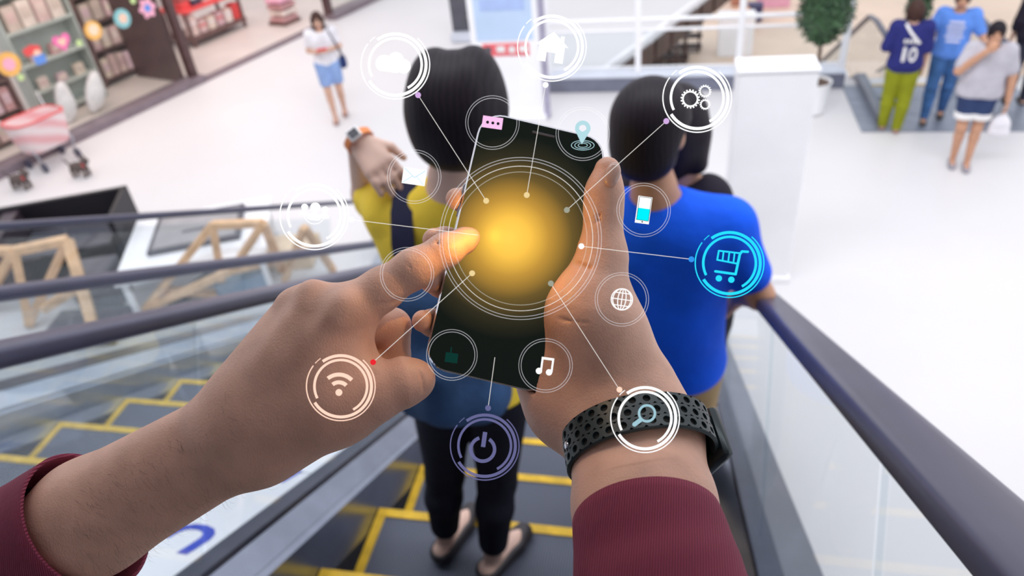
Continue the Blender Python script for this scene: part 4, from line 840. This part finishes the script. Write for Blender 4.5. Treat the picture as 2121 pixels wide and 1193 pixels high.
m_slv = wave_mat('maroon_knit', (.16, .013, .040), (.29, .040, .085), 260, .85, 'X', .5, dist=.6)
def pc(u, v, d, r): return px(u, v, d), r*d/FP
def cc(a, b, k=.006, op=1): (p, r), (q, t) = pc(*a), pc(*b); return cone(p, q, r, t, k, op)
def ee(u, v, d, ru, rv, rd, ang=0, k=.006, op=1):
    """ellipsoid in picture-plane axes: radii in px, px, px, turned by ang (degrees, clockwise on screen)"""
    s = d/FP; a = math.radians(ang); x = camv(math.cos(a), -math.sin(a), 0); y = camv(math.sin(a), math.cos(a), 0)
    return ell(px(u, v, d), np.array([ru, rv, rd])*s, np.array([x, y, ez]).T, k, op)
me_ = root('person', 'viewer\'s own two arms in maroon sleeves, one hand holding and one tapping the smartphone', 'person', px(900, 1000, .5))
VX = .00105
# ---- pointing hand (lower left)
R = []
R += [cc((-60, 1235, .487, 100), (195, 1068, .468, 112), .01), cc((188, 1060, .468, 108), (478, 868, .447, 68), .012), cc((202, 1078, .468, 108), (514, 925, .447, 70), .012)]
# back of the hand: metacarpals fanning to the knuckles
R += [cc((482, 866, .447, 68), (612, 660, .456, 48), .014), cc((490, 872, .447, 68), (648, 640, .442, 54), .014), cc((505, 890, .447, 72), (712, 656, .431, 58), .014),
      cc((512, 915, .447, 76), (690, 790, .434, 84), .02), cc((560, 830, .446, 92), (660, 700, .440, 80), .02)]
# wrist bone and knuckle bumps, tendons
R += [ee(648, 612, .4255, 33, 33, 32, 0, .007), ee(714, 634, .4165, 34, 34, 34, 0, .009), ee(603, 630, .439, 27, 27, 28, 0, .006)]
R += [cc((560, 780, .421, 12), (690, 660, .412, 14), .012), cc((545, 760, .424, 10), (640, 640, .420, 13), .012)]
# index finger
R += [cc((712, 652, .431, 54), (790, 600, .429, 43), .010), cc((790, 600, .429, 42), (856, 557, .430, 39), .006), cc((856, 557, .430, 39), (922, 519, .436, 34), .006), cc((922, 519, .436, 34), (964, 497, .4415, 26), .005), cc((964, 497, .4415, 24), (978, 490, .443, 15), .004)]
# curled middle finger (and ring, little behind it)
R += [cc((660, 660, .452, 50), (813, 676, .466, 38), .003), cc((813, 676, .466, 38), (815, 738, .470, 35), .002), cc((815, 738, .470, 35), (772, 752, .464, 30), .002)]
R += [cc((625, 670, .462, 50), (796, 690, .478, 38), .008), cc((796, 690, .478, 37), (798, 745, .478, 34), .004), cc((610, 690, .475, 46), (765, 710, .498, 34), .008), cc((765, 710, .498, 33), (770, 750, .496, 30), .004)]
# thumb
R += [cc((560, 915, .446, 70), (700, 840, .434, 74), .018), cc((700, 840, .434, 72), (775, 812, .430, 60), .014), cc((775, 814, .430, 56), (838, 791, .432, 51), .005), cc((838, 791, .432, 51), (862, 786, .434, 40), .004)]
R += [ee(680, 745, .436, 70, 70, 58, 0, .018)]
# creases: knuckle folds, the gap over the thumb, fold of the middle finger
for o in (-12, 0, 12): R.append(cc((842+o, 526-o*.5, .4168, 1.2), (862+o*.9, 550-o*.5, .4178, 1.2), .0010, -1))
R += [cc((905, 500, .4265, 2), (918, 528, .4285, 2), .0014, -1)]
R += [cc((770, 700, .438, 3.5), (848, 690, .440, 2.5), .003, -1), cc((782, 768, .4275, 5), (850, 742, .441, 4), .004, -1), cc((716, 756, .4065, 3), (772, 770, .415, 4), .004, -1), cc((775, 640, .4145, 3), (838, 622, .424, 3), .003, -1)]
for o in (0, 12, 25): R.append(cc((868+o*.6, 765+o*.2, .4225, 1.8), (878+o*.6, 812-o*.2, .4240, 1.8), .0014, -1))
rh = sdf_obj('hand', R, VX, m_hand, me_); rh['label'] = 'right forearm and hand with pointing index finger'
# fine dark hairs on the forearm
me_m = rh.data; hv = [(np.array(v_.co)+wloc(me_), np.array(v_.normal)) for v_ in me_m.vertices]; gh_ = G(); random.shuffle(hv); nh = 0; axF = nrm(px(478, 868, .447)-px(188, 1060, .468))
for p_, n_ in hv:
    if nh >= 420: break
    c_ = RC.T@(p_-CAMP); u_, v_ = CX+FP*c_[0]/-c_[2], CY-FP*c_[1]/-c_[2]
    if not (150 < u_ < 560 and n_@ez > .15): continue
    if random.random() > (560-u_)/360: continue
    dn2 = nrm(camv(.55, -.8, 0)*random.uniform(.5, 1.3)+axF*random.uniform(-.2, .8)+n_*.25); L_ = random.uniform(.004, .0105); sd_ = nrm(np.cross(dn2, n_)); b2_ = p_+dn2*L_*.55+n_*.0002; t2_ = p_+nrm(dn2-n_*.35+sd_*random.uniform(-.3, .3))*L_
    w_ = .00005; gh_.add([p_-sd_*w_, p_+sd_*w_, b2_+sd_*w_*.8, b2_-sd_*w_*.8, t2_, p_+n_*w_, b2_+n_*w_], [(0, 1, 2, 3), (3, 2, 4), (1, 5, 6, 2), (5, 0, 3, 6), (2, 6, 4), (6, 3, 4)]); nh += 1
gh_.obj('arm_hair', mat('arm_hair', (.02, .012, .010), .6), rh, kind='stuff')
# ---- holding hand (right)
A_ax = nrm(camv(-.02, -.60, .80)); E1_ = camv(.97, .24, 0); E1_ = nrm(E1_-(E1_@A_ax)*A_ax); E2_ = np.cross(A_ax, E1_)
if E2_@ez < 0: E2_ = -E2_
Lh = []
Wc = px(1318, 942, .430)
def arm_at(t, hw, r):  # section centres along the forearm, t metres from the wrist toward the elbow
    c = Wc+A_ax*t; return [c-E1_*hw, c+E1_*hw], r
(s0, r0), (s1, r1), (s2, r2) = arm_at(-.012, .0095, .0268), arm_at(.035, .0115, .0235), arm_at(.14, .0105, .0225)
for i in (0, 1): Lh += [cone(s0[i], s1[i], r0, r1, .02), cone(s1[i], s2[i], r1, r2, .02)]
# palm heel, thenar and the hand behind the phone
pw = lambda i: s0[i]
Lh += [('c', s0[0], px(1192, 838, .462), r0, 74*.462/FP, .02, 1), ('c', s0[1], px(1318, 800, .452), r0, 66*.452/FP, .02, 1),
       cc((1192, 838, .464, 72), (1152, 766, .478, 74), .02), cc((1300, 800, .452, 74), (1245, 690, .448, 86), .022), cc((1250, 800, .458, 80), (1215, 700, .470, 80), .02)]
Lh += [cc((1245, 690, .448, 84), (1222, 640, .446, 82), .016), cc((1222, 640, .446, 80), (1247, 535, .446, 49), .012), cc((1247, 535, .446, 48), (1250, 430, .446, 38), .008), cc((1250, 430, .446, 37), (1252, 395, .445, 36), .006), cc((1252, 395, .445, 36), (1258, 352, .444, 27), .006)]
Lh += [cc((1190, 830, .47, 70), (1170, 520, .492, 62), .02), cc((1185, 830, .47, 70), (1130, 600, .494, 60), .02), cc((1180, 820, .474, 64), (1110, 690, .492, 58), .02), cc((1240, 700, .468, 70), (1190, 470, .488, 55), .02)]
# fingers round the back, tips on the left edge
for a, m_, t, r in (((1180, 470), (1040, 432), (946, 412), 25), ((1160, 540), (1010, 520), (900, 497), 27), ((1130, 610), (990, 600), (893, 583), 26), ((1110, 690), (980, 690), (876, 665), 25)):
    Lh += [cc((a[0], a[1], .492, r+14), (m_[0], m_[1], .484, r+6), .010), cc((m_[0], m_[1], .484, r+6), (t[0]+22, t[1]+4, .468, r+2), .006), cc((t[0]+22, t[1]+4, .468, r+1), (t[0], t[1], .457, r-2), .005)]
Mph = np.array([pxv, pyv, ez]).T
Lh.append(('b', PH_C-ez*(PT/2+.0002), np.array([PW/2, PHT/2, PT/2])+.0001, Mph, .003, -1))
# creases of the palm and thumb
Lh += [cc((1148, 660, .428, 2.4), (1215, 668, .4205, 1.6), .002, -1), cc((1190, 545, .4375, 3), (1222, 556, .4305, 2), .003, -1), cc((1236, 448, .4345, 2), (1284, 424, .442, 2), .002, -1), cc((1232, 460, .4345, 2), (1286, 440, .442, 2), .002, -1),
       cc((1165, 872, .4375, 2.4), (1225, 790, .4335, 2), .003, -1), cc((1140, 780, .4495, 2), (1170, 700, .446, 2), .003, -1), cc((1172, 850, .4385, 2), (1240, 800, .4310, 2), .002, -1)]
lh = sdf_obj('hand', Lh, VX, m_hand, me_); lh['label'] = 'left forearm and hand gripping the phone, thumb up its side'
sdf_obj('nail', [ee(1268, 362, .4335, 17, 27, 13, 18, .001)], .0007, m_nail, lh)
# ------------------------------------------------------------------ sleeves
def tube_sleeve(name, rings_def, lab, folds, th=.0022, n=64, seed=1):
    """rings_def: list of (centre, axis u, axis v, ru, rv); first ring is the open cuff"""
    rs = np.random.default_rng(seed); ph1, ph2 = rs.uniform(0, 6, 2); rings = []; K = len(rings_def)
    c, u, v, ru, rv = rings_def[0]
    rings.append([c+(ru-th*1.6)*math.cos(q)*u+(rv-th*1.6)*math.sin(q)*v+folds[1]*.04 for q in np.linspace(0, 2*math.pi, n, endpoint=False)])
    rings.append([c+(ru-th)*math.cos(q)*u+(rv-th)*math.sin(q)*v for q in np.linspace(0, 2*math.pi, n, endpoint=False)])
    for i, (c, u, v, ru, rv) in enumerate(rings_def):
        t = i/(K-1); rg = []
        for q in np.linspace(0, 2*math.pi, n, endpoint=False):
            wv = folds[0]*min(1, t*4)*(math.sin(t*16+2.2*math.sin(q+ph1))*.6+.4*math.sin(t*31+1.5*math.sin(2*q+ph2)))
            rg.append(c+(ru+wv)*math.cos(q)*u+(rv+wv)*math.sin(q)*v)
        rings.append(rg)
    cE = rings_def[-1][0]+folds[1]*.004; rings += [[cE+(p_-cE)*f_+folds[1]*.004*(1-f_) for p_ in rings[-1]] for f_ in (.9, .5, .02)]
    o = G().loft(rings, cap=False).obj('sleeve', m_slv, me_, smooth=True); o['label'] = lab; return o
# left arm sleeve
def interp(a, b, n): return [a+(b-a)*t for t in np.linspace(0, 1, n)]
ES1 = camv(.90, .43, 0); ES1 = nrm(ES1-(ES1@A_ax)*A_ax); ES2 = np.cross(A_ax, ES1); ES2 = ES2 if ES2@ez > 0 else -ES2
Sc0 = px(1338, 1078, .383); Sc1 = Sc0+A_ax*.13+camv(.012, -.012, 0); N_ = 26
def t_w(t): return .0385+.012*t
rd = []
for i, t in enumerate(np.linspace(0, 1, N_)):
    c = Sc0*(1-t)+Sc1*t; rd.append((c, ES1, ES2, t_w(t), .0350+.006*t))
tube_sleeve('sleeve', rd, 'maroon left sleeve', (.0018, A_ax), seed=3)
# right arm sleeve
aR = nrm(px(-60, 1235, .487)-px(195, 1068, .468)); uR = nrm(np.cross(aR, ez)); vR = np.cross(aR, uR)
aT = nrm(aR+vR*0); Rc0 = px(186, 1076, .469); rd = []
for t in np.linspace(0, 1, 22):
    c = Rc0+aR*(.16*t); rd.append((c, uR, vR, .0470+.005*t, .0455+.005*t))
tube_sleeve('sleeve', rd, 'maroon right sleeve', (.0010, aR), seed=5)
# ------------------------------------------------------------------ sports watch
wc = root('sports_watch', 'black perforated sports watch strap on the wrist of the phone-holding arm', 'watch', Wc)
m_band = mat('strap_rubber', (.016, .030, .034), .38, 0, .1, 30, spec=.5)
m_hole = mat('strap_hole_shade', (.002, .003, .003), .8)
Bc = px(1322, 918, .4300); BR1, BR2, BT, BW = .0415, .0325, .0022, .0215
AB = nrm(camv(.10, -.72, .68)); EB1 = camv(.965, .26, 0); EB1 = nrm(EB1-(EB1@AB)*AB); EB2 = np.cross(AB, EB1); EB2 = EB2 if EB2@ez > 0 else -EB2
def bpos(th, w_, off):   # angle round the wrist, across the strap, out from the surface
    ca, sa = math.cos(th), math.sin(th); nn = nrm(ca/BR1*EB1+sa/BR2*EB2); return Bc+BR1*ca*EB1+BR2*sa*EB2+w_*AB+off*nn
# measure arc length so that the holes keep their pitch
TH = np.linspace(0, 2*math.pi, 721); PP = np.array([bpos(t, 0, 0) for t in TH]); AL = np.concatenate([[0], np.cumsum(np.linalg.norm(np.diff(PP, axis=0), axis=1))])
def th_of(s): return float(np.interp(s % AL[-1], AL, TH))
NC = 30; cell = AL[-1]/NC; g = G(); NS = 16
rows = [(-.0072, 0), (0, .5), (.0072, 0)]; hr_ = .0021
for ri, (wc_, ph_) in enumerate(rows):
    for c in range(NC):
        s_c = (c+.5+ph_)*cell; outer = []; inner = []; deep = []
        for k in range(NS):
            q = 2*math.pi*(k+.5)/NS; dx, dy = math.cos(q), math.sin(q); sc = 1/max(abs(dx), abs(dy)); ox, oy = dx*sc, dy*sc
            outer.append(bpos(th_of(s_c+ox*cell/2), wc_+oy*.0036, BT)); inner.append(bpos(th_of(s_c+dx*hr_), wc_+dy*hr_*1.05, BT)); deep.append(bpos(th_of(s_c+dx*hr_*.96), wc_+dy*hr_, BT*.25))
        V = outer+inner+deep; F = [(k, (k+1) % NS, NS+(k+1) % NS, NS+k) for k in range(NS)]+[(NS+k, NS+(k+1) % NS, 2*NS+(k+1) % NS, 2*NS+k) for k in range(NS)]
        g.add(V, F)
# edges and lining
prof = [(-.0108, BT), (-BW/2-.0008, BT*.7), (-BW/2-.0010, BT*.1), (-BW/2+.0006, -.0002), (BW/2-.0006, -.0002), (BW/2+.0010, BT*.1), (BW/2+.0008, BT*.7), (.0108, BT)]
rg = [[bpos(th_of(s), a, b) for a, b in prof] for s in np.linspace(0, AL[-1], 121)[:-1]]
V = [p for r_ in rg for p in r_]; n8 = len(prof); F = []
for i in range(120):
    for j in range(n8-1): F.append((i*n8+j, i*n8+j+1, ((i+1) % 120)*n8+j+1, ((i+1) % 120)*n8+j))
g.add(V, F); g.obj('strap', m_band, wc, smooth='auto')
gh = G()
for ri, (wc_, ph_) in enumerate(rows):
    for c in range(NC):
        s_c = (c+.5+ph_)*cell; V = [bpos(th_of(s_c+math.cos(q)*hr_*1.02), wc_+math.sin(q)*hr_*1.05, BT*.3) for q in np.linspace(0, 2*math.pi, 12, endpoint=False)]; gh.add(V, [tuple(range(12))])
gh.obj('hole_shade', m_hole, wc)  # black discs paint in the shade at the bottom of the holes
pn = bpos(math.radians(160), .0, BT); nn = nrm(pn-Bc); G().lathe(pn-nn*.0006, [(.0026, 0), (.0026, .0008), (.0020, .0014), (.0008, .0015)], 18, np.array([np.cross(AB, nn), AB, nn]).T).obj('pin', m_edge, wc, smooth='auto')
thc = math.radians(-26); pcs = bpos(thc, 0, .0030); nn = nrm(math.cos(thc)/BR1*EB1+math.sin(thc)/BR2*EB2); tg = np.cross(nn, AB)
G().box(pcs, (.034, .034, .0085), np.array([AB, tg, nn]).T, .0038).obj('watch_case', mat('case_black', (.02, .03, .034), .25, .5), wc, smooth='auto')
G().box(pcs+nn*.0044, (.028, .028, .0012), np.array([AB, tg, nn]).T, .0005).obj('watch_glass', m_black, wc)
# ================================================================== floating interface symbols hovering over the phone
DI = .385; SI = DI/FP; TH_ = .0003
def ip(u, v, lift=0.0): return px(u, v, DI-lift)
class Flat(G):
    """flat solid shapes on the hover plane, given in picture units about a centre (x right, y up)"""
    def __init__(s, u, v, rot=0.0): super().__init__(); s.o = ip(u, v); a = math.radians(rot); s.x = camv(math.cos(a), math.sin(a), 0)*SI; s.y = camv(-math.sin(a), math.cos(a), 0)*SI
    def p3(s, x, y, z=0): return s.o+x*s.x+y*s.y+z*ez
    def poly(s, pts):
        a = sum(pts[i][0]*pts[(i+1) % len(pts)][1]-pts[(i+1) % len(pts)][0]*pts[i][1] for i in range(len(pts)))
        if a < 0: pts = pts[::-1]
        n = len(pts); V = [s.p3(*p) for p in pts]+[s.p3(*p, TH_) for p in pts]
        return s.add(V, [tuple(range(n-1, -1, -1)), tuple(range(n, 2*n))]+[(i, (i+1) % n, n+(i+1) % n, n+i) for i in range(n)])
    def arc(s, r0, r1, a0=0, a1=360, c=(0, 0)):
        full = abs(a1-a0) >= 359.9; n = max(6, int(abs(a1-a0)/3)); T = np.radians(np.linspace(a0, a1, n+1)); T = T[:-1] if full else T
        rings = [[s.p3(c[0]+r*math.cos(t), c[1]+r*math.sin(t), z) for r, z in ((r0, 0), (r1, 0), (r1, TH_), (r0, TH_))] for t in T]
        return s.loft(rings, cap=not full, close=full)
    def disc(s, r, c=(0, 0), n=28): return s.poly([(c[0]+r*math.cos(t), c[1]+r*math.sin(t)) for t in np.linspace(0, 2*math.pi, n, endpoint=False)])
    def line(s, a, b, w_): a = np.array(a, float); b = np.array(b, float); t = nrm(b-a); n = np.array([-t[1], t[0]])*w_/2; return s.poly([tuple(a+n), tuple(b+n), tuple(b-n), tuple(a-n)])
    def round_line(s, pts, w_):
        for a, b in zip(pts[:-1], pts[1:]): s.line(a, b, w_)
        for p in pts: s.disc(w_/2, p, 16)
        return s
HW = holo_mat('holo_white', (1, 1, 1), 1.0, .96); HT = holo_mat('holo_thin', (.95, .95, 1), 1.0, .23); HL = holo_mat('holo_line', (1, .97, .92), 1.0, .42)
HCY = holo_mat('holo_cyan', (.02, .70, .95), 1.0, .92); HPE = holo_mat('holo_peach', (1, .66, .52), 1.0, .9); HPK = holo_mat('holo_pink', (.92, .52, .82), 1.0, .9); HLV = holo_mat('holo_lavender', (.26, .26, .56), .5, .7); HTE = holo_mat('holo_teal', (.32, .52, .60), 1.0, .85)
HLI = holo_mat('holo_lilac', (.60, .38, .72), 1.0, .95); HAM = holo_mat('holo_amber', (.80, .62, .30), 1.0, .8); HGR = holo_mat('holo_grey', (.33, .34, .27), 1.0, .8); HRD = holo_mat('holo_red', (.75, .02, .03), 1.0, .95); HBL = holo_mat('holo_blue', (.03, .28, .80), 1.0, .9)
def big_icon(u, v, lab, m, sym, m_dot, dot, end, m_end, m_sym=None, rot=-8):
    o = root('hologram_icon', lab, 'icon', ip(u, v), 'large ringed symbols floating around the phone')
    Flat(u, v).arc(70, 72.2, 50, -217).obj('outer_ring', m, o)
    Flat(u, v).arc(60.5, 66.5, 126, -148).obj('middle_ring', m, o)
    Flat(u, v).arc(52, 57, 207, -62).obj('inner_ring', m, o)
    Flat(u, v).arc(70.5, 72, 126, 138).obj('ring_tick', m, o)
    f = Flat(u, v, rot); sym(f); f.obj('symbol', m_sym or m, o)
    f = Flat(u, v); d = (dot[0]-u, v-dot[1]); e = (end[0]-u, v-end[1]); f.disc(6, d); f.obj('connector_dot', m_dot, o)
    if m_end is not None: f = Flat(u, v); f.disc(6, e); f.obj('connector_dot', m_end, o)
    t = nrm(np.array(e)-np.array(d)); Flat(u, v).line(np.array(d)+t*6, np.array(e)-t*(6 if m_end is not None else 0), 1.3).obj('connector_line', HL, o)
def star_union(circles, base_y=None, n=120):
    out = []
    for t in np.linspace(0, 2*math.pi, n, endpoint=False):
        d = np.array([math.cos(t), math.sin(t)]); best = 0
        for cx_, cy_, r in circles:
            b = d@np.array([cx_, cy_]); q = b*b-(cx_*cx_+cy_*cy_-r*r)
            if q >= 0: best = max(best, b+math.sqrt(q))
        if base_y is not None and d[1] < 0: best = min(best, base_y/d[1])
        out.append((best*d[0], best*d[1]))
    return out
def s_cloud(f): f.poly([(x-3, y+2) for x, y in star_union([(-20, -3, 18), (3, 8, 16), (20, -3, 15), (0, -6, 16)], -19)])
def s_home(f):
    f.poly([(-34, 2), (0, 31), (16, 18), (16, 24), (24, 24), (24, 11), (34, 2), (27, 2), (27, -32), (9, -32), (9, -12), (-9, -12), (-9, -32), (-27, -32), (-27, 2)])
def gear(f, c, r, n, hole):
    pts = []
    for i in range(n):
        for k, rr in ((-.28, r*.84), (-.2, r), (.2, r), (.28, r*.84)): t = 2*math.pi*(i+k)/n; pts.append((rr*math.cos(t), rr*math.sin(t)))
    m = len(pts); I = [(hole*math.cos(math.atan2(y, x)), hole*math.sin(math.atan2(y, x))) for x, y in pts]
    f.loft([[f.p3(c[0]+p[0], c[1]+p[1], 0), f.p3(c[0]+q[0], c[1]+q[1], 0), f.p3(c[0]+q[0], c[1]+q[1], TH_), f.p3(c[0]+p[0], c[1]+p[1], TH_)] for p, q in zip(I, pts)], close=True)
def s_gears(f): gear(f, (-14, -4), 20, 18, 13.5); gear(f, (14, 16), 13.5, 16, 9); gear(f, (18, -11), 11.5, 15, 7.5)
def bust(f, c, r, w_):
    f.disc(r, (c[0], c[1]+r*2.05)); f.poly([(c[0]+w_*math.cos(t), c[1]+w_*.95*math.sin(t)-w_*.2) for t in np.linspace(0, math.pi, 20)]+[(c[0]-w_*.5, c[1]-w_*.38), (c[0]+w_*.5, c[1]-w_*.38)])
def s_people(f): bust(f, (-22, 0), 7, 10); bust(f, (21, 0), 7, 10); bust(f, (0, -5), 10.5, 14); f.arc(21, 22.5, 200, 340, (0, 4))
def s_cart(f):
    f.round_line([(36, 26), (24, 26), (20, 20), (14, -22), (-28, -19)], 5); f.round_line([(-24, 24), (20, 22), (16, 0), (-26, 5), (-24, 24)], 3.5)
    for x in (-14, -2, 9): f.line((x, 23), (x-1, 3), 3)
    f.disc(6.5, (-20, -33)); f.disc(6.5, (6, -34))
def s_wifi(f): f.disc(7, (-3, -13)); f.arc(17, 25, 48, 132, (-3, -13)); f.arc(33, 41, 48, 132, (-3, -13))
def s_power(f): f.arc(21, 28, 115, 425, (-3, -8)); f.line((-3, 28), (-3, -3), 9)
def s_search(f): f.arc(14, 19, 0, 360, (4, 10)); f.round_line([(-10, -4), (-22, -13)], 9)
big_icon(819, 134, 'white cloud symbol in rings left of the short haired woman\'s head', HW, s_cloud, HLI, (866, 197), (1007, 416), HAM)
big_icon(1143, 97, 'white house symbol in rings above the phone', HW, s_home, HW, (1130, 176), (1091, 404), HAM)
big_icon(1444, 203, 'three white gears in rings over the dark haired head beside the pillar', HW, s_gears, HLI, (1380, 251), (1174, 435), HGR)
big_icon(651, 446, 'white symbol of three people in rings over the left handrails', HW, s_people, HW, (728, 455), (990, 487), None)
big_icon(1511, 545, 'cyan shopping cart symbol in rings over the man\'s blue sleeve', HCY, s_cart, HBL, (1432, 537), (1204, 510), HW, rot=-4)
big_icon(706, 800, 'peach wireless signal symbol in rings over the back of the pointing hand', HPE, s_wifi, HRD, (773, 750), (978, 566), HAM, rot=-4)
big_icon(1004, 923, 'dim lavender power symbol in rings over the dark trousers', HLV, s_power, HLV, (1011, 845), (1025, 740), None)
big_icon(1336, 866, 'teal and white magnifier symbol in rings over the watch strap', HW, s_search, HPE, (1283, 807), (1141, 587), HGR, HTE, 0)
def small_icon(u, v, lab, sym, m, r=56, rot=-8):
    o = root('hologram_icon', lab, 'icon', ip(u, v), 'small thin ringed symbols floating around the phone')
    Flat(u, v).arc(r-1, r).obj('outer_ring', HT, o); Flat(u, v).arc(r-6, r-4.9).obj('inner_ring', HT, o)
    if sym: f = Flat(u, v, rot); sym(f); f.obj('symbol', m, o)
    return o
def rect(x0, y0, x1, y1): return [(x0, y0), (x1, y0), (x1, y1), (x0, y1)]
def s_chat(f):
    f.poly(rect(-21, -12, 21, 12))
o = small_icon(1020, 254, 'pink and pale blue chat box with three dots at the phone\'s top left corner', s_chat, HPK)
f = Flat(1020, 254, -8); f.o = f.o+ez*.0004
for x in (-10, 1, 12): f.disc(3, (x, -1))
f.obj('dots', mat('holo_dark', (.01, .015, .02), .6), o)
def s_pin(f):
    n = 30; pts = [(16*math.cos(t), 11+16*math.sin(t)) for t in np.linspace(math.radians(-22), math.radians(202), n)]+[(-2, -22)]
    I = [(7.5*math.cos(t), 11+7.5*math.sin(t)) for t in np.linspace(math.radians(-22), math.radians(202), n)]+[(-1, 3.5)]
    f.loft([[f.p3(*p, 0), f.p3(*q, 0), f.p3(*q, TH_), f.p3(*p, TH_)] for p, q in zip(I, pts)], close=True)
    for k in (9, 16, 23):
        P = [(k*math.cos(t), -24+k*.42*math.sin(t)) for t in np.linspace(0, 2*math.pi, 36, endpoint=False)]; Q = [(x*(1+1.2/k), -24+(y+24)*(1+2/k)) for x, y in P]
        f.loft([[f.p3(*p, 0), f.p3(*q, 0), f.p3(*q, TH_), f.p3(*p, TH_)] for p, q in zip(P, Q)], close=True)
small_icon(1207, 277, 'pale teal map pin above ripple rings at the phone\'s top right corner', s_pin, holo_mat('holo_pin', (.42, .66, .72), 1.0, .95), 56, 0)
def s_mail(f): f.poly(rect(-24, -16.5, 24, 16.5))
o = small_icon(858, 366, 'white envelope symbol in thin rings over the hand on the woman\'s shoulder', s_mail, HW)
f = Flat(858, 366, -8); f.o = f.o+ez*.0004; f.line((-22, 15), (1, -2), 1.2); f.line((22, 15), (1, -2), 1.0); f.line((-22, -15), (-3, 1), .9); f.line((22, -15), (5, 1), .9); f.obj('fold_lines', holo_mat('holo_fold', (.35, .65, .9), 1, 1), o)
def s_dev(f): f.poly(rect(-14.5, -28, 14.5, 28))
o = small_icon(1333, 435, 'white and cyan phone symbol in thin rings over the man\'s blue collar', s_dev, HW, 56)
f = Flat(1333, 435, -8); f.o = f.o+ez*.0004; f.poly(rect(-12.5, -22, 12.5, 3)); f.obj('lower_screen', holo_mat('holo_aqua', (0, .80, .90), 1, 1), o)
f = Flat(1333, 435, -8); f.o = f.o+ez*.0008
for a, b in (((-12.5, 26), (12.5, 26)), ((-12.5, -22), (12.5, -22)), ((-12.5, -22), (-12.5, 26)), ((12.5, -22), (12.5, 26))): f.line(a, b, .9)
f.disc(1.6, (0, -25)); f.obj('outline', MATS['holo_dark'], o)
def s_globe(f):
    f.arc(21, 23)
    for k in (.38, .85):
        f.arc(0, 0) if False else None
        P = [(k*22*math.cos(t), 22*math.sin(t)) for t in np.linspace(0, 2*math.pi, 40, endpoint=False)]
        for i in range(40): f.line(P[i], P[(i+1) % 40], 1.8)
    for y in (-13, 0, 13): x = math.sqrt(22**2-y*y); f.line((-x, y), (x, y), 1.8)
    f.line((0, -22), (0, 22), 1.8)
small_icon(1288, 620, 'white globe symbol in thin rings over the holding thumb\'s base', s_globe, HW, 56)
def s_lock(f): f.poly(rect(-13, -16, 13, 4)); f.line((-3, 4), (-3, 16), 2.5)
small_icon(936, 735, 'dim green padlock symbol in thin rings at the phone\'s lower left corner', s_lock, holo_mat('holo_green', (.004, .035, .028), 1.0, .8), 53)
def s_note(f):
    f.line((-8, 16), (-8, -12), 4); f.line((14, 16), (14, -12), 4); f.line((-10, 14.5), (16, 14.5), 5); f.disc(6.5, (-12, -13)); f.disc(6.5, (9, -13))
small_icon(1130, 757, 'white music note symbol in thin rings at the phone\'s lower right corner', s_note, HW, 56)
small_icon(843, 568, 'empty pair of thin rings between the pointing finger and the denim backpack', None, HT, 56)
o = root('hologram_dial', 'large thin concentric rings circling the yellow glow on the phone', 'icon', ip(1078, 494))
for r, m in ((168, HT), (162, HT), (150, HL), (138, holo_mat('holo_faint', (.9, .9, .8), 1, .18))): Flat(1078, 494).arc(r-.8, r+.4).obj('ring', m, o)
